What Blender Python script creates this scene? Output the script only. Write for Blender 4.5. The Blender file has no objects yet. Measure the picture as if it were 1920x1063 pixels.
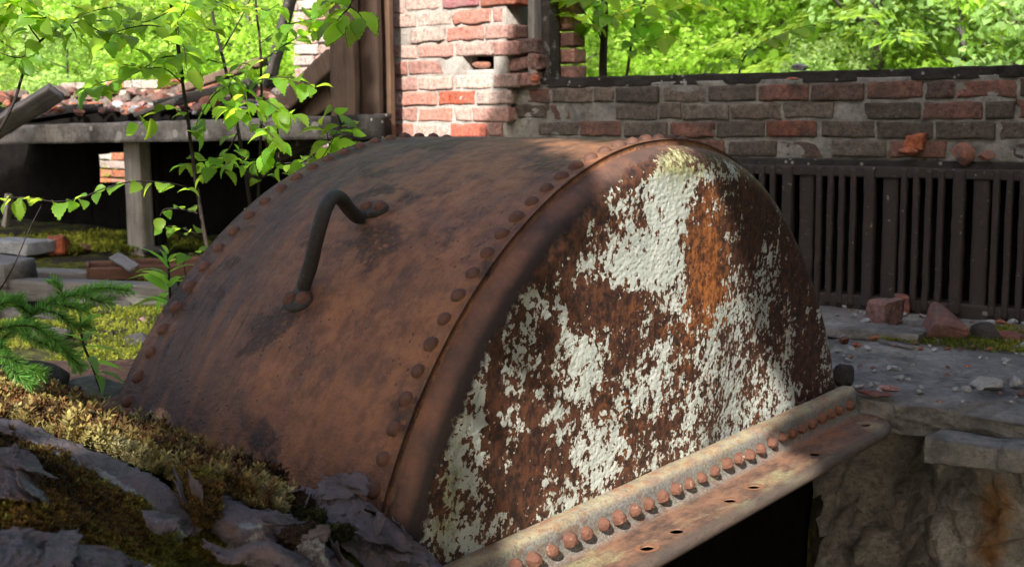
import bpy, bmesh, math, random
import numpy as np
from mathutils import Vector, Matrix
random.seed(7); rng = np.random.default_rng(7)
S = bpy.context.scene
COL = S.collection
# ------------------------------------------------------------------ camera
CAM = np.array([1.39026, -2.36223, 1.06747]); YAW, PITCH, ROLL = math.radians(36.896), math.radians(7.825), math.radians(-0.5096)
FPX = 2393.43
def cam_axes():
    cy, sy = math.cos(YAW), math.sin(YAW)
    fwd = np.array([-sy*math.cos(PITCH), cy*math.cos(PITCH), -math.sin(PITCH)])
    right = np.array([cy, sy, 0.]); up = np.cross(right, fwd)
    r = right*math.cos(ROLL)+up*math.sin(ROLL); u = -right*math.sin(ROLL)+up*math.cos(ROLL)
    return r, u, fwd
CR, CU, CF = cam_axes()
cd = bpy.data.cameras.new('camera'); cam = bpy.data.objects.new('camera', cd); COL.objects.link(cam)
M = Matrix.Identity(4)
for i in range(3):
    M[i][0], M[i][1], M[i][2], M[i][3] = CR[i], CU[i], -CF[i], CAM[i]
cam.matrix_world = M
cd.sensor_width = 36; cd.lens = 36*FPX/1920; cd.clip_start = .05; cd.clip_end = 400
cd.dof.use_dof = True; cd.dof.focus_distance = 2.45; cd.dof.aperture_fstop = 9.5
S.camera = cam
S.render.resolution_x, S.render.resolution_y = 1024, 566
# ------------------------------------------------------------------ light
SUN = np.array([.29028, -.76072, .58055])            # towards the sun
w = bpy.data.worlds.new('World'); S.world = w; w.use_nodes = True
nt = w.node_tree; nt.nodes.clear()
sky = nt.nodes.new('ShaderNodeTexSky'); sky.sky_type = 'NISHITA'; sky.sun_disc = False; sky.air_density = .8; sky.dust_density = 5.; sky.ozone_density = .4
sky.sun_elevation = math.asin(SUN[2]); sky.sun_rotation = math.atan2(SUN[0], SUN[1])
bg = nt.nodes.new('ShaderNodeBackground'); bg.inputs['Strength'].default_value = .15
wo = nt.nodes.new('ShaderNodeOutputWorld')
nt.links.new(sky.outputs[0], bg.inputs[0]); nt.links.new(bg.outputs[0], wo.inputs[0])
sl = bpy.data.lights.new('sun', 'SUN'); sl.energy = 4.8; sl.angle = math.radians(.53); sl.color = (1, .95, .87)
so = bpy.data.objects.new('sun', sl); COL.objects.link(so)
so.rotation_euler = Vector(SUN).to_track_quat('Z', 'Y').to_euler(); so.location = (3, -8, 8)
S.view_settings.view_transform = 'Standard'; S.view_settings.look = 'None'; S.view_settings.gamma = 1
S.view_settings.exposure = 1.35
S.cycles.max_bounces = 6; S.cycles.transparent_max_bounces = 8
# ------------------------------------------------------------------ measuring helpers
def ray(px, py): return CR*((px-960)/FPX) + CU*(-(py-531.5)/FPX) + CF
def at(px, py, t): return CAM + t*ray(px, py)
def hit(px, py, ax, val):
    d = ray(px, py); return CAM + (val-CAM[ax])/d[ax]*d
def proj(P):
    d = np.asarray(P)-CAM; z = d@CF
    return 960+FPX*(d@CR)/z, 531.5-FPX*(d@CU)/z
SU = np.cross([0, 0, 1], SUN); SU /= np.linalg.norm(SU); SV = np.cross(SUN, SU)
# ------------------------------------------------------------------ noise in numpy
def _h(i, j, k, s):
    n = (i*374761393 + j*668265263 + k*2147483647 + s*1274126177) & 0xffffffff
    n = ((n ^ (n >> 13))*1274126177) & 0xffffffff
    return ((n ^ (n >> 16)) & 0xffff)/65535.
def vnoise(P, s=0):
    P = np.asarray(P, float); I = np.floor(P).astype(np.int64); F = P-I; F = F*F*(3-2*F)
    r = 0
    for a in (0, 1):
        for b in (0, 1):
            for c in (0, 1):
                wgt = (F[..., 0] if a else 1-F[..., 0])*(F[..., 1] if b else 1-F[..., 1])*(F[..., 2] if c else 1-F[..., 2])
                r = r + wgt*_h(I[..., 0]+a, I[..., 1]+b, I[..., 2]+c, s)
    return r*2-1
def fbm(P, o=4, s=0, g=.5):
    P = np.asarray(P, float); r = 0; a = 1; n = 0
    for k in range(o):
        r = r+a*vnoise(P*2**k+17.3*k, s+k); n += a; a *= g
    return r/n
# ------------------------------------------------------------------ mesh helpers
def mesh_np(name, V, F, col=None, smooth=True, attrs=None):
    V = np.asarray(V, np.float32); me = bpy.data.meshes.new(name)
    if isinstance(F, np.ndarray):
        k = F.shape[1]; me.vertices.add(len(V)); me.vertices.foreach_set('co', V.ravel())
        me.loops.add(F.size); me.loops.foreach_set('vertex_index', F.astype(np.int32).ravel())
        me.polygons.add(len(F)); me.polygons.foreach_set('loop_start', np.arange(0, F.size, k, dtype=np.int32))
        me.update(calc_edges=True); me.validate()
    else:
        me.from_pydata(V.tolist(), [], F)
    if smooth: me.polygons.foreach_set('use_smooth', np.ones(len(me.polygons), bool))
    if col is not None:
        a = me.color_attributes.new('Col', 'FLOAT_COLOR', 'POINT')
        c = np.ones((len(V), 4), np.float32); c[:, :3] = col; a.data.foreach_set('color', c.ravel())
    for k, v in (attrs or {}).items():
        a = me.attributes.new(k, 'FLOAT', 'POINT'); a.data.foreach_set('value', np.asarray(v, np.float32))
    return me
def obj(name, me, m=None, parent=None, label=None, cat=None, group=None, kind=None):
    o = bpy.data.objects.new(name, me); COL.objects.link(o)
    if m is not None: me.materials.clear(); me.materials.append(m)
    if parent is not None: o.parent = parent; o.matrix_parent_inverse = Matrix.Identity(4)
    if label: o['label'] = label
    if cat: o['category'] = cat
    if group: o['group'] = group
    if kind: o['kind'] = kind
    return o
def thing(name, label, cat, loc=(0, 0, 0), group=None):
    o = bpy.data.objects.new(name, None); COL.objects.link(o); o.location = loc; o.empty_display_size = .05
    o['label'] = label; o['category'] = cat
    if group: o['group'] = group
    return o
def child(name, me, m, root, label=None):
    """me in world coordinates -> child of root placed at root's location"""
    o = obj(name, me, m, root, label)
    o.location = (-root.location[0], -root.location[1], -root.location[2])
    return o
def grid_faces(n, m, wrap=False):
    f = []
    i, j = np.meshgrid(np.arange(n-1), np.arange(m if wrap else m-1), indexing='ij'); i = i.ravel(); j = j.ravel()
    j2 = (j+1) % m
    return np.stack([i*m+j, (i+1)*m+j, (i+1)*m+j2, i*m+j2], 1)
def crs(C, n):
    """Catmull-Rom resample of control points C (k,d) to n samples"""
    C = np.asarray(C, float); k = len(C)
    if k == 2: u = np.linspace(0, 1, n)[:, None]; return C[0]*(1-u)+C[1]*u
    E = np.vstack([2*C[0]-C[1], C, 2*C[-1]-C[-2]])
    t = np.linspace(0, k-1, n); i = np.minimum(t.astype(int), k-2); u = (t-i)[:, None]
    p0, p1, p2, p3 = E[i], E[i+1], E[i+2], E[i+3]
    return .5*((2*p1)+(p2-p0)*u+(2*p0-5*p1+4*p2-p3)*u*u+(3*p1-p0-3*p2+p3)*u**3)
def patch(G, n, m):
    """rows of control points -> (n,m,3) surface"""
    R = np.array([crs([at(*p) for p in row], m) for row in G])
    return np.stack([crs(R[:, j], n) for j in range(m)], 1)
def normals(P):
    du = np.gradient(P, axis=0); dv = np.gradient(P, axis=1)
    N = np.cross(du, dv); N /= np.linalg.norm(N, axis=-1, keepdims=True)+1e-9
    if N[..., 2].mean() < 0: N = -N
    return N
def tube(path, rad, seg=8, cap=True):
    P = np.asarray(path, float); n = len(P); r = np.broadcast_to(np.asarray(rad, float), (n,))
    T = np.gradient(P, axis=0); T /= np.linalg.norm(T, axis=1, keepdims=True)+1e-9
    a = np.array([0, 0, 1.]) if abs(T[0][2]) < .9 else np.array([1., 0, 0])
    V = []; x = np.cross(T[0], a); x /= np.linalg.norm(x)
    for i in range(n):
        x = x-T[i]*(x@T[i]); x /= np.linalg.norm(x); y = np.cross(T[i], x)
        for k in range(seg):
            q = 2*math.pi*k/seg; V.append(P[i]+r[i]*(math.cos(q)*x+math.sin(q)*y))
    F = grid_faces(n, seg, True).tolist()
    if cap: F += [list(range(seg))[::-1], [(n-1)*seg+k for k in range(seg)]]
    return np.array(V), F
def join(parts):
    V = []; F = []; o = 0
    for v, f in parts:
        V.append(np.asarray(v)); F += [[int(i)+o for i in q] for q in f]; o += len(v)
    return np.vstack(V), F
def box(x0, x1, y0, y1, z0, z1):
    V = np.array([[x, y, z] for x in (x0, x1) for y in (y0, y1) for z in (z0, z1)], float)
    return V, [[0, 1, 3, 2], [4, 6, 7, 5], [0, 4, 5, 1], [2, 3, 7, 6], [0, 2, 6, 4], [1, 5, 7, 3]]
def rough_box(dx, dy, dz, sub=5, amp=.01, freq=8, seed=0, bev=.15):
    """subdivided cuboid centred at origin, worn edges, noise relief"""
    bm = bmesh.new(); bmesh.ops.create_cube(bm, size=2)
    bmesh.ops.subdivide_edges(bm, edges=bm.edges[:], cuts=sub, use_grid_fill=True)
    V = np.array([v.co[:] for v in bm.verts]); F = [[v.index for v in f.verts] for f in bm.faces]; bm.free()
    V = np.sin(V*math.pi/2)
    h = np.array([dx, dy, dz])/2; W = V*h; rr_ = min(.0035, h.min()*.3)
    Q = np.clip(W, -(h-rr_), h-rr_); Dl = W-Q; ln = np.linalg.norm(Dl, axis=1, keepdims=True)+1e-9; W = Q+Dl/ln*np.minimum(ln, rr_)
    N = W/h; N = np.sign(N)*np.abs(N)**3+1e-6; N /= np.linalg.norm(N, axis=1, keepdims=True)
    edge = (np.sort(np.abs(V), axis=1)[:, 1] > .93)
    d = fbm(W*freq+seed*11.7, 3, seed)
    W = W+N*(amp*d*np.where(edge, 1.5, .6)-amp*.25*edge)[:, None]
    return W, F
def chunk(r, seed, sub=3, squash=(1, 1, 1), facets=7):
    bm = bmesh.new(); bmesh.ops.create_icosphere(bm, subdivisions=sub, radius=1)
    V = np.array([v.co[:] for v in bm.verts]); F = [[v.index for v in f.verts] for f in bm.faces]; bm.free()
    q = np.random.default_rng(seed)
    D = q.normal(size=(facets, 3)); D /= np.linalg.norm(D, axis=1, keepdims=True); H = q.uniform(.5, .85, facets)
    for d, hgt in zip(D, H):
        s = V@d; k = s > hgt; V[k] -= np.outer(s[k]-hgt, d)
    V = V*(1+.09*fbm(V*2.5+seed, 3, seed))[:, None]
    return V*r*np.array(squash), F
def stamp(bV, bF, R, T, scol=None, bcol=None):
    """copies of a small mesh: R (N,3,3), T (N,3)"""
    bV = np.asarray(bV, float); bF = np.asarray(bF); N = len(T); k = len(bV)
    V = (np.einsum('nij,kj->nki', R, bV)+T[:, None, :]).reshape(-1, 3)
    F = (bF[None]+(np.arange(N)*k)[:, None, None]).reshape(-1, bF.shape[1])
    C = None
    if scol is not None:
        C = np.repeat(scol, k, axis=0)
        if bcol is not None: C = C*np.tile(bcol, (N, 1))
    return V, F, C
def rotz(a): c, s = math.cos(a), math.sin(a); return np.array([[c, -s, 0], [s, c, 0], [0, 0, 1]])
def eul(a, b, c): return np.array(Matrix.Rotation(c, 3, 'Z') @ Matrix.Rotation(b, 3, 'Y') @ Matrix.Rotation(a, 3, 'X'))
def frame(D, up=None):
    """rotation matrices whose local Y goes along D (N,3), local Z near up"""
    D = D/np.linalg.norm(D, axis=1, keepdims=True)
    U = np.tile([0, 0, 1.], (len(D), 1)) if up is None else up
    X = np.cross(D, U); X /= np.linalg.norm(X, axis=1, keepdims=True)+1e-9
    Z = np.cross(X, D)
    return np.stack([X, D, Z], 2)
# ------------------------------------------------------------------ node helpers
class G:
    def __init__(s, name):
        s.m = bpy.data.materials.new(name); s.m.use_nodes = True; s.t = s.m.node_tree; s.t.nodes.clear()
        s.out = s.t.nodes.new('ShaderNodeOutputMaterial'); s.co = s.t.nodes.new('ShaderNodeTexCoord')
    def n(s, ty, ins=None, **pr):
        x = s.t.nodes.new('ShaderNode'+ty)
        for k, v in pr.items(): setattr(x, k, v)
        for k, v in (ins or {}).items():
            if isinstance(v, bpy.types.NodeSocket): s.t.links.new(v, x.inputs[k])
            else: x.inputs[k].default_value = v
        return x
    def pos(s, sc=(1, 1, 1), obj=False):
        g = s.co.outputs['Object'] if obj else s.n('NewGeometry').outputs['Position']
        return s.n('Mapping', {'Vector': g, 'Scale': sc}).outputs[0]
    def noise(s, scale, detail=5, rough=.6, vec=None, dist=0):
        return s.n('TexNoise', {'Vector': vec if vec is not None else s.pos(), 'Scale': scale, 'Detail': detail, 'Roughness': rough, 'Distortion': dist}).outputs['Fac']
    def vor(s, scale, vec=None, out='Distance', feature='F1'):
        return s.n('TexVoronoi', {'Vector': vec if vec is not None else s.pos(), 'Scale': scale}, feature=feature).outputs[out]
    def ramp(s, f, a, b, c0=(0, 0, 0, 1), c1=(1, 1, 1, 1)):
        if a > b: a, b, c0, c1 = b, a, c1, c0
        r = s.n('ValToRGB', {'Fac': f}); e = r.color_ramp.elements
        e[0].position = a; e[1].position = b; e[0].color = c0; e[1].color = c1; return r.outputs[0]
    def mix(s, f, a, b, mode='MIX'):
        x = s.t.nodes.new('ShaderNodeMix'); x.data_type = 'RGBA'; x.blend_type = mode
        for i, v in ((0, f), (6, a), (7, b)):
            if isinstance(v, bpy.types.NodeSocket): s.t.links.new(v, x.inputs[i])
            else: x.inputs[i].default_value = v if i == 0 else (*v, 1) if len(v) == 3 else v
        return x.outputs[2]
    def math(s, op, a, b=0., c=0., clamp=False):
        x = s.t.nodes.new('ShaderNodeMath'); x.operation = op; x.use_clamp = clamp
        for i, v in enumerate((a, b, c)):
            if isinstance(v, bpy.types.NodeSocket): s.t.links.new(v, x.inputs[i])
            else: x.inputs[i].default_value = v
        return x.outputs[0]
    def attr(s, name, out='Fac'): return s.n('Attribute', attribute_name=name).outputs[out]
    def bump(s, h, d=.01, st=1., nrm=None):
        i = {'Height': h, 'Distance': d, 'Strength': st}
        if nrm is not None: i['Normal'] = nrm
        return s.n('Bump', i).outputs[0]
    def done(s, col, rough=.8, nrm=None, metal=0., spec=.4, trans=None, sheen=None):
        i = {'Base Color': col if isinstance(col, bpy.types.NodeSocket) else (*col, 1), 'Roughness': rough, 'Metallic': metal, 'Specular IOR Level': spec}
        if nrm is not None: i['Normal'] = nrm
        p = s.n('BsdfPrincipled', i).outputs[0]
        if trans is not None:
            f, tc = trans
            tb = s.n('BsdfTranslucent', {'Color': tc if isinstance(tc, bpy.types.NodeSocket) else (*tc, 1)}).outputs[0]
            x = s.n('MixShader'); s.t.links.new(p, x.inputs[1]); s.t.links.new(tb, x.inputs[2]); x.inputs[0].default_value = f; p = x.outputs[0]
        s.t.links.new(p, s.out.inputs[0]); return s.m
# ================================================================== materials
def mat_rust_shell():
    g = G('rusted_shell')
    p = g.pos(); u = g.n('CombineXYZ', {'X': g.attr('ax'), 'Y': g.attr('arc')}).outputs[0]
    st = g.n('Mapping', {'Vector': u, 'Scale': (1, .75, 1), 'Rotation': (0, 0, .35)}).outputs[0]
    big = g.noise(3.2, 5, .62, g.n('Mapping', {'Vector': u, 'Scale': (1.2, .7, 1)}).outputs[0])
    med = g.noise(13, 7, .72, st); fine = g.noise(75, 5, .75, p); mott = g.noise(34, 6, .7, p)
    c = g.mix(g.ramp(med, .38, .62), (.122, .055, .032), (.30, .128, .058))
    c = g.mix(g.math('MULTIPLY', g.ramp(big, .44, .60), .6), c, (.33, .14, .052))
    c = g.mix(g.math('MULTIPLY', g.ramp(mott, .47, .58), .38), c, (.085, .044, .031))
    dark = g.ramp(g.noise(8, 8, .78, g.n('Mapping', {'Vector': u, 'Scale': (1.7, .75, 1), 'Rotation': (0, 0, .5)}).outputs[0]), .51, .61)
    c = g.mix(g.math('MULTIPLY', dark, .55), c, (.055, .036, .030))
    # scratchy soot streaks on the far left part
    far = g.math('MULTIPLY', g.ramp(g.math('ADD', g.math('MULTIPLY', g.attr('ax'), -1.75), g.math('MULTIPLY', g.math('SUBTRACT', big, .5), .9)), .5, 1.05), .85)
    c = g.mix(far, c, (.058, .042, .040))
    sc = g.ramp(g.noise(22, 4, .6, g.n('Mapping', {'Vector': u, 'Scale': (2.4, .28, 1), 'Rotation': (0, 0, .62)}).outputs[0]), .58, .64)
    c = g.mix(g.math('MULTIPLY', g.math('MULTIPLY', sc, g.math('ADD', far, .12)), .8), c, (.022, .019, .022))
    drip = g.ramp(g.noise(16, 4, .6, g.n('Mapping', {'Vector': u, 'Scale': (1.6, .22, 1)}).outputs[0]), .50, .62); c = g.mix(g.math('MULTIPLY', drip, .30), c, (.31, .125, .045))
    crust = g.math('MULTIPLY', g.ramp(g.noise(6.5, 4, .6, p), .56, .62), g.ramp(fine, .42, .55)); c = g.mix(g.math('MULTIPLY', crust, .75), c, (.048, .036, .028))
    pit = g.ramp(g.vor(58, p), .05, .17); pm = g.ramp(g.noise(5, 4, .6, p), .48, .6)
    pk = g.math('MULTIPLY', g.math('SUBTRACT', 1, pit), pm)
    c = g.mix(g.math('MULTIPLY', pk, .7), c, (.03, .02, .018))
    sp = g.ramp(g.noise(230, 2, .5, p), .70, .76); c = g.mix(g.math('MULTIPLY', sp, .5), c, (.36, .2, .12))
    h = g.math('ADD', g.math('MULTIPLY', fine, .5), g.math('MULTIPLY', med, 1.1)); h = g.math('SUBTRACT', h, g.math('MULTIPLY', pk, .6)); h = g.math('ADD', h, g.math('MULTIPLY', mott, .6)); h = g.math('ADD', h, g.math('MULTIPLY', crust, .35))
    return g.done(c, g.ramp(mott, .3, .8, (.45, .45, .45, 1), (.75, .75, .75, 1)), g.bump(h, .014, 1), spec=.4)
def mat_face():
    g = G('peeling_white_paint'); p = g.pos()
    v1 = g.n('Mapping', {'Vector': p, 'Scale': (1, .80, .66)}).outputs[0]; v2 = g.n('Mapping', {'Vector': p, 'Scale': (1, .76, .80)}).outputs[0]
    a = g.noise(9.5, 3, .55, v1); b = g.noise(36, 3, .6, v2); f = g.noise(105, 3, .65, v2)
    s = g.math('ADD', g.math('MULTIPLY', g.math('SUBTRACT', a, .5), 1.05), g.math('MULTIPLY', g.math('SUBTRACT', b, .5), 1.9))
    s = g.math('ADD', s, g.math('MULTIPLY', g.math('SUBTRACT', f, .5), 2.0)); s = g.math('ADD', s, g.attr('cov'))
    dots = g.ramp(g.vor(85, v2), .24, .18); dm = g.ramp(g.math('ADD', g.attr('cov'), g.math('MULTIPLY', g.math('SUBTRACT', g.noise(22, 3, .6), .5), 1.6)), .10, .30); s = g.math('ADD', s, g.math('MULTIPLY', g.math('MULTIPLY', dots, dm), .30))
    mask = g.ramp(s, .50, .52); edge = g.math('SUBTRACT', g.ramp(s, .44, .50), mask, clamp=True)
    r1 = g.noise(7, 6, .7, g.n('Mapping', {'Vector': p, 'Scale': (1, 1.6, .3)}).outputs[0]); r2 = g.noise(55, 5, .75, p)
    rust = g.mix(g.ramp(r2, .42, .60), (.024, .013, .011), (.11, .042, .022))
    org = g.math('ADD', g.attr('org'), g.math('MULTIPLY', g.math('SUBTRACT', r1, .5), 2.0)); org = g.math('ADD', org, g.math('MULTIPLY', g.math('SUBTRACT', r2, .5), 1.3)); org = g.ramp(org, .38, 1.0)
    rust = g.mix(org, rust, g.mix(g.ramp(r2, .42, .58), (.11, .034, .012), (.35, .125, .035)))
    wv = g.vor(105, g.n('Mapping', {'Vector': p, 'Scale': (1, .65, 1)}).outputs[0], feature='SMOOTH_F1')
    crk = g.noise(150, 3, .6, p)
    alg = g.ramp(g.math('ADD', g.attr('alg'), g.math('MULTIPLY', g.math('SUBTRACT', g.noise(60, 5, .75, v1), .5), 1.5)), .3, .9)
    pc = g.mix(g.ramp(g.noise(14, 5, .6, v1), .35, .7), (.40, .43, .385), (.54, .56, .51))
    pc = g.mix(g.math('MULTIPLY', alg, .85), pc, g.mix(g.ramp(r2, .4, .6), (.07, .065, .02), (.36, .36, .13)))
    c = g.mix(mask, rust, pc); c = g.mix(g.math('MULTIPLY', edge, .6), c, (.40, .20, .07))
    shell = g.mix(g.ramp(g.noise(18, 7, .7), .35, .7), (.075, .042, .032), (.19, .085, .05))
    shell = g.mix(g.ramp(g.noise(5, 5, .6), .5, .75), shell, (.05, .032, .028)); shell = g.mix(g.ramp(g.math('ADD', g.attr('dark_tone'), g.math('MULTIPLY', g.math('SUBTRACT', g.noise(11, 5, .65), .5), .7)), .15, .7), shell, (.026, .015, .012))
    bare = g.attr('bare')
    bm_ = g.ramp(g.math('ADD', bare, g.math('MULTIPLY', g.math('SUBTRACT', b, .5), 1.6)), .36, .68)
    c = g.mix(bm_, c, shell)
    lich = g.ramp(g.math('ADD', g.attr('top'), g.math('MULTIPLY', g.math('SUBTRACT', g.noise(70, 5, .8, p), .5), 1.9)), .5, .66)
    c = g.mix(lich, c, g.mix(g.ramp(r2, .42, .58), (.13, .11, .03), (.50, .49, .27)))
    hh = g.math('MULTIPLY', g.math('MULTIPLY', mask, g.math('SUBTRACT', 1, bm_)), g.math('ADD', .55, g.math('ADD', g.math('MULTIPLY', wv, .75), g.math('MULTIPLY', crk, .4))))
    hh = g.math('ADD', hh, g.math('MULTIPLY', r2, .7)); hh = g.math('ADD', hh, g.math('MULTIPLY', g.math('MULTIPLY', bm_, g.noise(30, 6, .75, p)), 1.2)); hh = g.math('ADD', hh, g.math('MULTIPLY', lich, .5))
    return g.done(c, g.mix(bm_, g.mix(mask, (.55, .55, .55), (.62, .62, .62)), (.72, .72, .72)), g.bump(hh, .0032, .9), spec=.42)
def mat_metal(name, cols, scale=30, bump=.002, rough=.65, streak=(1, 1, 1), extra=None):
    """cols: list of (colour, threshold lo, hi, noise scale)"""
    g = G(name); p = g.pos(streak); c = g.mix(g.noise(scale, 6, .7, p), *cols[0])
    for k, (cc, lo, hi, sc, amt) in enumerate(cols[1:]):
        q = g.n('Mapping', {'Vector': p, 'Location': (3.1*k+1, 7.7*k, 1.3)}).outputs[0]
        c = g.mix(g.math('MULTIPLY', g.ramp(g.noise(sc, 6, .72, q), lo, hi), amt), c, cc)
    if extra: c = extra(g, c)
    return g.done(c, rough, g.bump(g.math('ADD', g.noise(scale*3, 5, .75), g.noise(scale*.6, 4, .6)), bump, .9), spec=.35)
M_shell = mat_rust_shell(); M_face = mat_face()
M_rivet = mat_metal('rust_rivet', [((.045, .026, .021), (.15, .062, .036)), ((.03, .02, .018), .55, .68, 60, .6)], 60, .002)
M_nut = mat_metal('orange_rust_nut', [((.065, .030, .022), (.18, .076, .046)), ((.42, .30, .20), .60, .68, 45, .7), ((.10, .04, .02), .58, .7, 70, .6)], 90, .003, .8)
def mat_angle():
    g = G('flange_iron'); p = g.pos(); z = g.n('SeparateXYZ', {'Vector': g.n('NewGeometry').outputs['Position']}); xx, zz = z.outputs[0], z.outputs[2]
    s1 = g.n('Mapping', {'Vector': p, 'Scale': (1, .35, 1)}).outputs[0]; gr = g.noise(190, 5, .8, p); md = g.noise(34, 7, .78, s1); lg = g.noise(9, 6, .7, s1)
    c = g.mix(g.ramp(md, .40, .60), (.075, .045, .034), (.24, .125, .075))
    c = g.mix(g.math('MULTIPLY', g.ramp(lg, .52, .60), .7), c, g.mix(g.ramp(gr, .4, .6), (.16, .14, .07), (.42, .40, .22)))
    c = g.mix(g.math('MULTIPLY', g.ramp(g.noise(6, 6, .7, s1), .53, .62), .75), c, (.34, .125, .05))
    lip = g.ramp(g.math('ADD', xx, g.math('MULTIPLY', g.math('SUBTRACT', md, .5), .05)), .222, .240); c = g.mix(g.math('MULTIPLY', lip, .75), c, (.075, .062, .052))
    vert = g.math('MULTIPLY', g.math('SUBTRACT', 1, g.ramp(xx, .128, .142)), g.ramp(g.noise(22, 7, .8), .36, .50))
    c = g.mix(g.math('MULTIPLY', vert, .85), c, g.mix(g.ramp(gr, .38, .62), (.10, .10, .092), (.30, .30, .275)))
    top = g.math('MULTIPLY', g.ramp(zz, .310, .321), g.ramp(g.noise(40, 6, .8), .36, .52)); c = g.mix(g.math('MULTIPLY', top, .8), c, g.mix(g.ramp(md, .45, .6), (.42, .37, .22), (.33, .15, .07)))
    c = g.mix(g.math('MULTIPLY', g.ramp(g.noise(80, 5, .8), .58, .64), .6), c, (.035, .025, .022))
    return g.done(c, g.ramp(gr, .3, .7, (.5, .5, .5, 1), (.85, .85, .85, 1)), g.bump(g.math('ADD', g.math('MULTIPLY', gr, .5), md), .006, 1), spec=.4)
M_angle = mat_angle()
M_handle = mat_metal('dark_iron_bar', [((.018, .018, .019), (.062, .060, .060)), ((.20, .17, .15), .60, .66, 120, .6), ((.11, .05, .025), .56, .66, 40, .7)], 90, .006, .55)
M_stain = mat_metal('rust_ring', [((.13, .06, .03), (.24, .11, .06)), ((.06, .035, .02), .55, .65, 80, .6)], 80, .001, .85)
def mat_brick(name, tint=(1, 1, 1), dirt=(.05, .043, .038), dirta=.6, white=0., whitec=(.55, .53, .50), moss=0.):
    g = G(name); p = g.pos(); a = g.attr('Col', 'Color')
    c = g.mix(g.ramp(g.noise(55, 7, .8), .40, .62), g.mix(1, a, (1.25, 1.2, 1.15), 'MULTIPLY'), g.mix(1, a, (.42, .40, .40), 'MULTIPLY'))
    c = g.mix(1, c, tint, 'MULTIPLY')
    c = g.mix(g.math('MULTIPLY', g.ramp(g.noise(9, 7, .7), .42, .64), dirta), c, dirt)
    if white: 
        q = g.n('Mapping', {'Vector': p, 'Scale': (1, 1, .55), 'Location': (4, 2, 5)}).outputs[0]
        c = g.mix(g.math('MULTIPLY', g.ramp(g.math('ADD', g.noise(16, 6, .68, q), white-.5), .54, .62), .85), c, whitec)
    sp = g.ramp(g.vor(70, p), .13, .08); c = g.mix(g.math('MULTIPLY', sp, .35 if white else .12), c, (.5, .5, .47))
    h = g.math('ADD', g.noise(60, 6, .75), g.math('MULTIPLY', g.noise(260, 3, .7), .4))
    return g.done(c, .92, g.bump(h, .006, .9), spec=.2)
M_brick = mat_brick('sooty_brick', dirta=.70, white=.06, whitec=(.29, .305, .285))
M_brickw = mat_brick('limewashed_brick', dirt=(.30, .21, .18), dirta=.40, white=.40, whitec=(.40, .375, .35))
M_rubble = mat_brick('broken_brick', dirt=(.09, .075, .068), dirta=.8, white=.05, whitec=(.5, .45, .43))
def mat_stone(name, c0, c1, sc=10, bump=.01, spots=None, dark=None, spec=.25, extra=None):
    g = G(name); c = g.mix(g.ramp(g.noise(sc, 8, .7), .3, .7), c0, c1)
    c = g.mix(g.math('MULTIPLY', g.ramp(g.noise(sc*7, 5, .7), .45, .65), .4), c, tuple(x*.45 for x in c0))
    if dark: c = g.mix(g.ramp(g.noise(sc*.45, 6, .7), .5, .66), c, dark)
    if spots: c = g.mix(g.math('MULTIPLY', g.ramp(g.vor(spots[0]), spots[1]+.03, spots[1]), spots[3]), c, spots[2])
    if extra: c = extra(g, c)
    h = g.math('ADD', g.noise(sc*4, 8, .75), g.math('MULTIPLY', g.noise(sc*22, 4, .7), .35))
    return g.done(c, .9, g.bump(h, bump, 1), spec=spec)
M_mortar = mat_stone('old_mortar', (.11, .105, .095), (.30, .295, .27), 9, .008, dark=(.035, .033, .03))
M_mortarw = mat_stone('lime_mortar', (.28, .26, .235), (.42, .39, .36), 16, .008, dark=(.20, .17, .15))
M_ledge = mat_stone('stone_ledge', (.13, .126, .115), (.42, .41, .385), 6, .03, spots=(120, .06, (.3, .3, .29), .5), dark=(.055, .053, .05))
M_dark = mat_stone('shade_black_stone', (.005, .0045, .0045), (.012, .011, .010), 9, .01, spec=0.)  # near-black colour stands in for deep shade in cavity, recess and pit
M_darkstone = mat_stone('dark_weathered_stone', (.022, .020, .018), (.07, .064, .057), 14, .01)
M_lichen = mat_stone('lichened_concrete', (.12, .11, .095), (.36, .34, .31), 8, .012, spots=(9, .22, (.50, .50, .46), .6), dark=(.06, .054, .048))
M_blackbeam = mat_stone('black_rotten_beam', (.016, .014, .013), (.045, .04, .037), 12, .01, spots=(26, .16, (.30, .31, .29), .6))
M_greystone = mat_stone('grey_mortar_chip', (.16, .165, .165), (.38, .39, .39), 16, .006)
def rock_extra(g, c):
    o = g.ramp(g.math('ADD', g.attr('org'), g.math('MULTIPLY', g.math('SUBTRACT', g.noise(14, 6, .7), .5), 1.4)), .35, .8)
    c = g.mix(o, c, g.mix(g.ramp(g.noise(22, 5, .7), .35, .65), (.22, .10, .035), (.46, .27, .12)))
    wmk = g.ramp(g.math('ADD', g.attr('wht'), g.math('MULTIPLY', g.math('SUBTRACT', g.noise(10, 6, .75), .5), 1.8)), .45, .85)
    return g.mix(g.math('MULTIPLY', wmk, .8), c, (.62, .60, .54))
M_rock = mat_stone('foundation_rock', (.16, .15, .135), (.62, .585, .52), 9, .05, dark=(.12, .112, .10), extra=rock_extra)
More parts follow.
